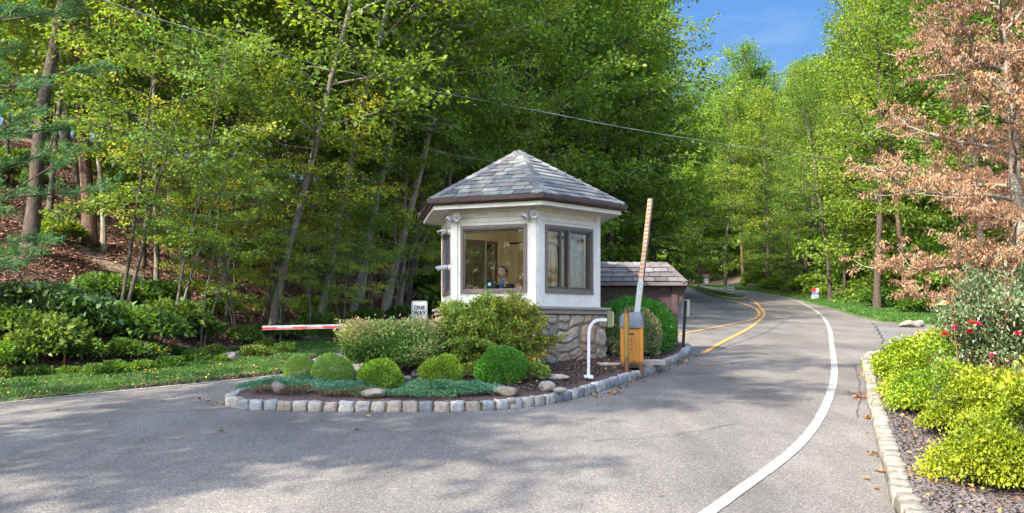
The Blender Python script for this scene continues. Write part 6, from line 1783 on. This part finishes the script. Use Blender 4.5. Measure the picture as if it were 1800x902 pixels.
# right wood edge and far undergrowth
pts = scatter(60, lambda r_: (r_.uniform(12, 46), r_.uniform(27, 100)), lambda x, y: 2.5 < dR(x, y) < 12 and x / y < .66, 1.6, 6)
for i, (x, y) in enumerate(pts):
    s_ = rw.uniform(1.2, 2.6); place_bush('undergrowth_shrub', BROAD[i % 3], x, y, tz(x, y) - .1, M[('leaf_bright', 'leaf_forest')[i % 2]], autolabel('UNDER', ('leaf_bright', 'leaf_forest')[i % 2], x, y)[0].replace('spreading sapling', 'undergrowth bush'), group='undergrowth along the right wood edge', sc=(s_, s_, s_ * .9), rz=i)
pts = scatter(44, lambda r_: (r_.uniform(-12, 16), r_.uniform(20, 100)), lambda x, y: 1.8 < dL(x, y) < 9 and x / y > -.12, 1.8, 7)
for i, (x, y) in enumerate(pts):
    s_ = rw.uniform(1.2, 2.6); place_bush('undergrowth_shrub', BROAD[i % 3], x, y, tz(x, y) - .1, M[('leaf_bright', 'leaf_forest')[i % 2]], autolabel('UNDER', ('leaf_bright', 'leaf_forest')[i % 2], x, y)[0].replace('spreading sapling', 'undergrowth bush'), group='undergrowth behind the booth', sc=(s_, s_, s_ * .9), rz=i)
pts = scatter(18, lambda r_: (r_.uniform(-26, 0), r_.uniform(13, 38)), lambda x, y: 3.0 < dL(x, y) < 20 and inview(x, y, .68), 1.7, 8)
for i, (x, y) in enumerate(pts):
    s_ = rw.uniform(.6, 1.3); place_bush('undergrowth_shrub', BROAD[i % 3], x, y, tz(x, y) - .1, M[('leaf_cool', 'leaf_forest', 'leaf_bright')[i % 3]], autolabel('UNDER', ('leaf_cool', 'leaf_forest', 'leaf_bright')[i % 3], x, y)[0].replace('spreading sapling', 'low bush'), group='low bushes on the left slope', sc=(s_,) * 3, rz=i)

def on_line(P, n, rgn, s0, s1, d0, d1, power=1.0):
    P = np.array([(p[0], p[1]) for p in P]); seg = np.linalg.norm(np.diff(P, axis=0), axis=1); cs = np.concatenate([[0], np.cumsum(seg)])
    s = rgn.uniform(s0 * cs[-1], s1 * cs[-1], n) ; k = np.clip(np.searchsorted(cs, s) - 1, 0, len(seg) - 1); f = ((s - cs[k]) / seg[k])[:, None]
    p = P[k] * (1 - f) + P[k + 1] * f; t = (P[k + 1] - P[k]) / seg[k][:, None]; nrm_ = np.stack([-t[:, 1], t[:, 0]], 1)
    d = d0 + (d1 - d0) * rgn.uniform(0, 1, n) ** power
    q = p + nrm_ * d[:, None]
    return q[:, 0], q[:, 1], d
def grass(name, x, y, h, wd, seed, label, zoff=.02):
    rgn = np.random.default_rng(seed); n = len(x)
    z = terrain(x, y) + zoff
    P = np.stack([x, y, z], 1); hh = h * rgn.uniform(.45, 1.3, (n, 1)) * (0.75 + .35 * fract_noise(x * 3, y * 3))[:, None]
    a = rgn.uniform(0, 6.28, n); lean = np.stack([np.cos(a), np.sin(a), np.zeros(n)], 1) * rgn.uniform(.1, .75, (n, 1))
    s = np.stack([np.cos(a + 1.6), np.sin(a + 1.6), np.zeros(n)], 1) * wd * .5
    V = np.stack([P - s, P + s, P + s * .6 + lean * hh * .4 + np.array([0, 0, 1]) * hh * .6, P + lean * hh + np.array([0, 0, 1]) * hh * .95], 1).reshape(-1, 3)
    me = np_mesh(name, V, np.arange(4 * n).reshape(n, 4), np.repeat(np.clip(.4 + .3 * fract_noise(x, y) + rgn.normal(0, .2, n), 0, 1), 4))
    return tag(link(name, me, M['grass']), label, 'grass', kind='stuff')
rgn = np.random.default_rng(2)
LV_ = LEDGE[2:9]
x, y, d = on_line(LV_, 90000, rgn, .1, .85, .12, 2.15)
keep = (fract_noise(x * 2.1, y * 2.1) + d * .5 + rgn.normal(0, .3, len(x))) > .0
grass('verge_grass', x[keep], y[keep], .075, .008, 3, 'rough green grass on the verge along the left road edge')
x, y, d = on_line(REDGE[8:14], 60000, rgn, 0, 1, .15, 4.6)
grass('verge_grass', x, y, .11, .02, 4, 'bright green grass strip along the right wood edge', .04)
x, y, d = on_line(REDGE[3:9], 16000, rgn, 0, 1, .15, 3.5)
grass('verge_grass', x, y, .16, .05, 5, 'thin strip of grass beside the far uphill road', .04)
mp = [(p.x, p.y) for p in MEDs]; 
def inpoly(x, y, P):
    c = np.zeros(len(x), bool); j = len(P) - 1
    for i in range(len(P)):
        xi, yi = P[i]; xj, yj = P[j]
        m = ((yi > y) != (yj > y)) & (x < (xj - xi) * (y - yi) / (yj - yi + 1e-12) + xi); c ^= m; j = i
    return c
x = rgn.uniform(12, 24, 60000); y = rgn.uniform(56, 125, 60000); k = inpoly(x, y, mp)
grass('median_grass', x[k], y[k], .16, .05, 6, 'green grass on the narrow median beyond the yellow lines', .1)
# leaf litter on the slope
def litter(name, x, y, z, size, seed, mt, label, bias=None, cat='leaf litter'):
    rgn = np.random.default_rng(seed); n = len(x); P = np.stack([x, y, z], 1); a = rgn.uniform(0, 6.28, n)
    D = np.stack([np.cos(a), np.sin(a), rgn.normal(0, .3, n)], 1)
    me = leaf_mesh(name, [leaves(P, D, size, rgn, .65, .2, 0, 1.0, .35, .16)], rgn)
    return tag(link(name, me, M[mt]), label, cat, kind='stuff')
x, y, d = on_line(LEDGE[2:10], 130000, rgn, .12, 1, 2.3, 20, 1.3)
k = (abs(x / y) < .66)
litter('leaf_litter', x[k], y[k], terrain(x[k], y[k]) + .02 + rgn.uniform(0, .04, k.sum()), .085, 7, 'litter', 'brown fallen leaves covering the wooded left slope')
x, y, d = on_line(LEDGE[2:8], 260, rgn, .2, .8, .05, 1.6)
litter('verge_leaves', x, y, terrain(x, y) + .07, .05, 8, 'fallen', 'dry leaves scattered over the left verge')
# gravelly bald patches at the pavement edge
x, y, d = on_line(LV_, 9000, rgn, .15, .75, -.02, .30)
k = fract_noise(x * 2.1, y * 2.1) < .1
litter('edge_gravel', x[k], y[k], terrain(x[k], y[k]) + .015, .035, 9, 'chip', 'gravel and grit along the left pavement edge', cat='gravel')
# mulch chips
def chips(name, poly, n, h, size, seed, mt, label, xr, yr):
    rgn = np.random.default_rng(seed); x = rgn.uniform(*xr, n); y = rgn.uniform(*yr, n); k = inpoly(x, y, poly); x, y = x[k], y[k]
    P = np.stack([x, y, GR * y + h + rgn.uniform(0, .02, len(x))], 1); a = rgn.uniform(0, 6.28, len(x)); D = np.stack([np.cos(a), np.sin(a), rgn.normal(0, .35, len(x))], 1)
    me = leaf_mesh(name, [leaves(P, D, size, rgn, .35, .2, 0, 1, .5, .15)], rgn)
    return tag(link(name, me, M[mt]), label, 'mulch', kind='stuff')
inner = [tuple(IC + (p - IC) * .93) for p in ISLs]
chips('mulch_chips', inner, 70000, .165, .045, 12, 'chip', 'dark brown bark mulch on the island', (-4, 4), (10.5, 20))
bedp = [(p.x + .17, p.y) for p in KRs] + [(18, 17.7), (18, 3), (2.3, 3)]
chips('mulch_chips', bedp, 60000, .095, .04, 13, 'chip', 'dark bark mulch in the right bed', (2, 8), (4, 18))
# fallen leaves on the road
fl = []
rr = random.Random(15)
def leaf_at(px, py, n=1, sp=0, h=.006):
    for _ in range(n):
        X, Y = G(px + rr.gauss(0, sp), py + rr.gauss(0, sp * .3), 0); fl.append((X, Y, GR * Y + h + .006))
for p in ((38, 745), (68, 751), (106, 723), (192, 746), (291, 705), (309, 702), (353, 704), (367, 708), (386, 709), (394, 760), (566, 743), (671, 724), (1163, 872), (1230, 676), (1060, 700), (1532, 845), (1515, 700), (1508, 716), (1520, 765), (1527, 735), (1495, 690), (1535, 860), (1522, 700), (1290, 640)): leaf_at(*p)
for (px, py, n, sp) in ((1078, 694, 16, 8), (1140, 655, 24, 10), (1185, 637, 36, 11), (1213, 626, 16, 8), (1115, 667, 12, 9), (1090, 682, 10, 8), (1048, 698, 6, 6), (1512, 700, 16, 6), (1518, 660, 16, 3), (1525, 735, 8, 4), (1540, 800, 6, 4), (1548, 830, 5, 4), (400, 712, 8, 6), (640, 726, 6, 50)): leaf_at(px, py, n, sp)
fa = np.array(fl)
litter('fallen_leaves', fa[:, 0], fa[:, 1], fa[:, 2], .075, 14, 'fallen', 'yellow and brown leaves lying on the asphalt by the kerbs')
rgn = np.random.default_rng(88)
x = rgn.uniform(2.3, 5, 500); y = rgn.uniform(5, 13, 500); k = inpoly(x, y, bedp)
litter('bed_leaves', x[k], y[k], GR * y[k] + .125, .05, 16, 'fallen', 'small dry leaves in the right bed')
x = rgn.uniform(-3.4, 3.4, 500); y = rgn.uniform(10.8, 18, 500); k = inpoly(x, y, inner)
litter('island_leaves', x[k], y[k], GR * y[k] + .195, .05, 17, 'fallen', 'dry leaves scattered on the island mulch')

# ---------------------------------------------------------------- labels that tell look-alikes apart by their place
def _px(o): return 900 + o.location.x / max(o.location.y, .1) * F
from collections import defaultdict
same = defaultdict(list)
for o in COL.objects:
    if o.parent is None and 'label' in o and o.get('kind') is None and o.get('group') not in (None, 'trees around the viewer'): same[o['label']].append(o)
ORD = ['leftmost', 'second from the left', 'third from the left', 'fourth from the left', 'fifth from the left', 'sixth from the left', 'seventh from the left']
NUM = ['', '', 'two', 'three', 'four', 'five', 'six', 'seven', 'eight']
for lb, os_ in same.items():
    n = len(os_)
    if 2 <= n <= 8:
        os_.sort(key=_px)
        for i, o in enumerate(os_):
            o['label'] = f"{lb}, {'rightmost' if i == n - 1 else ORD[i]} of {NUM[n]}"

for o in COL.objects:
    if o.parent is None and 'label' in o and len(o['label'].split()) > 16: o['label'] = ' '.join(o['label'].split()[:16])
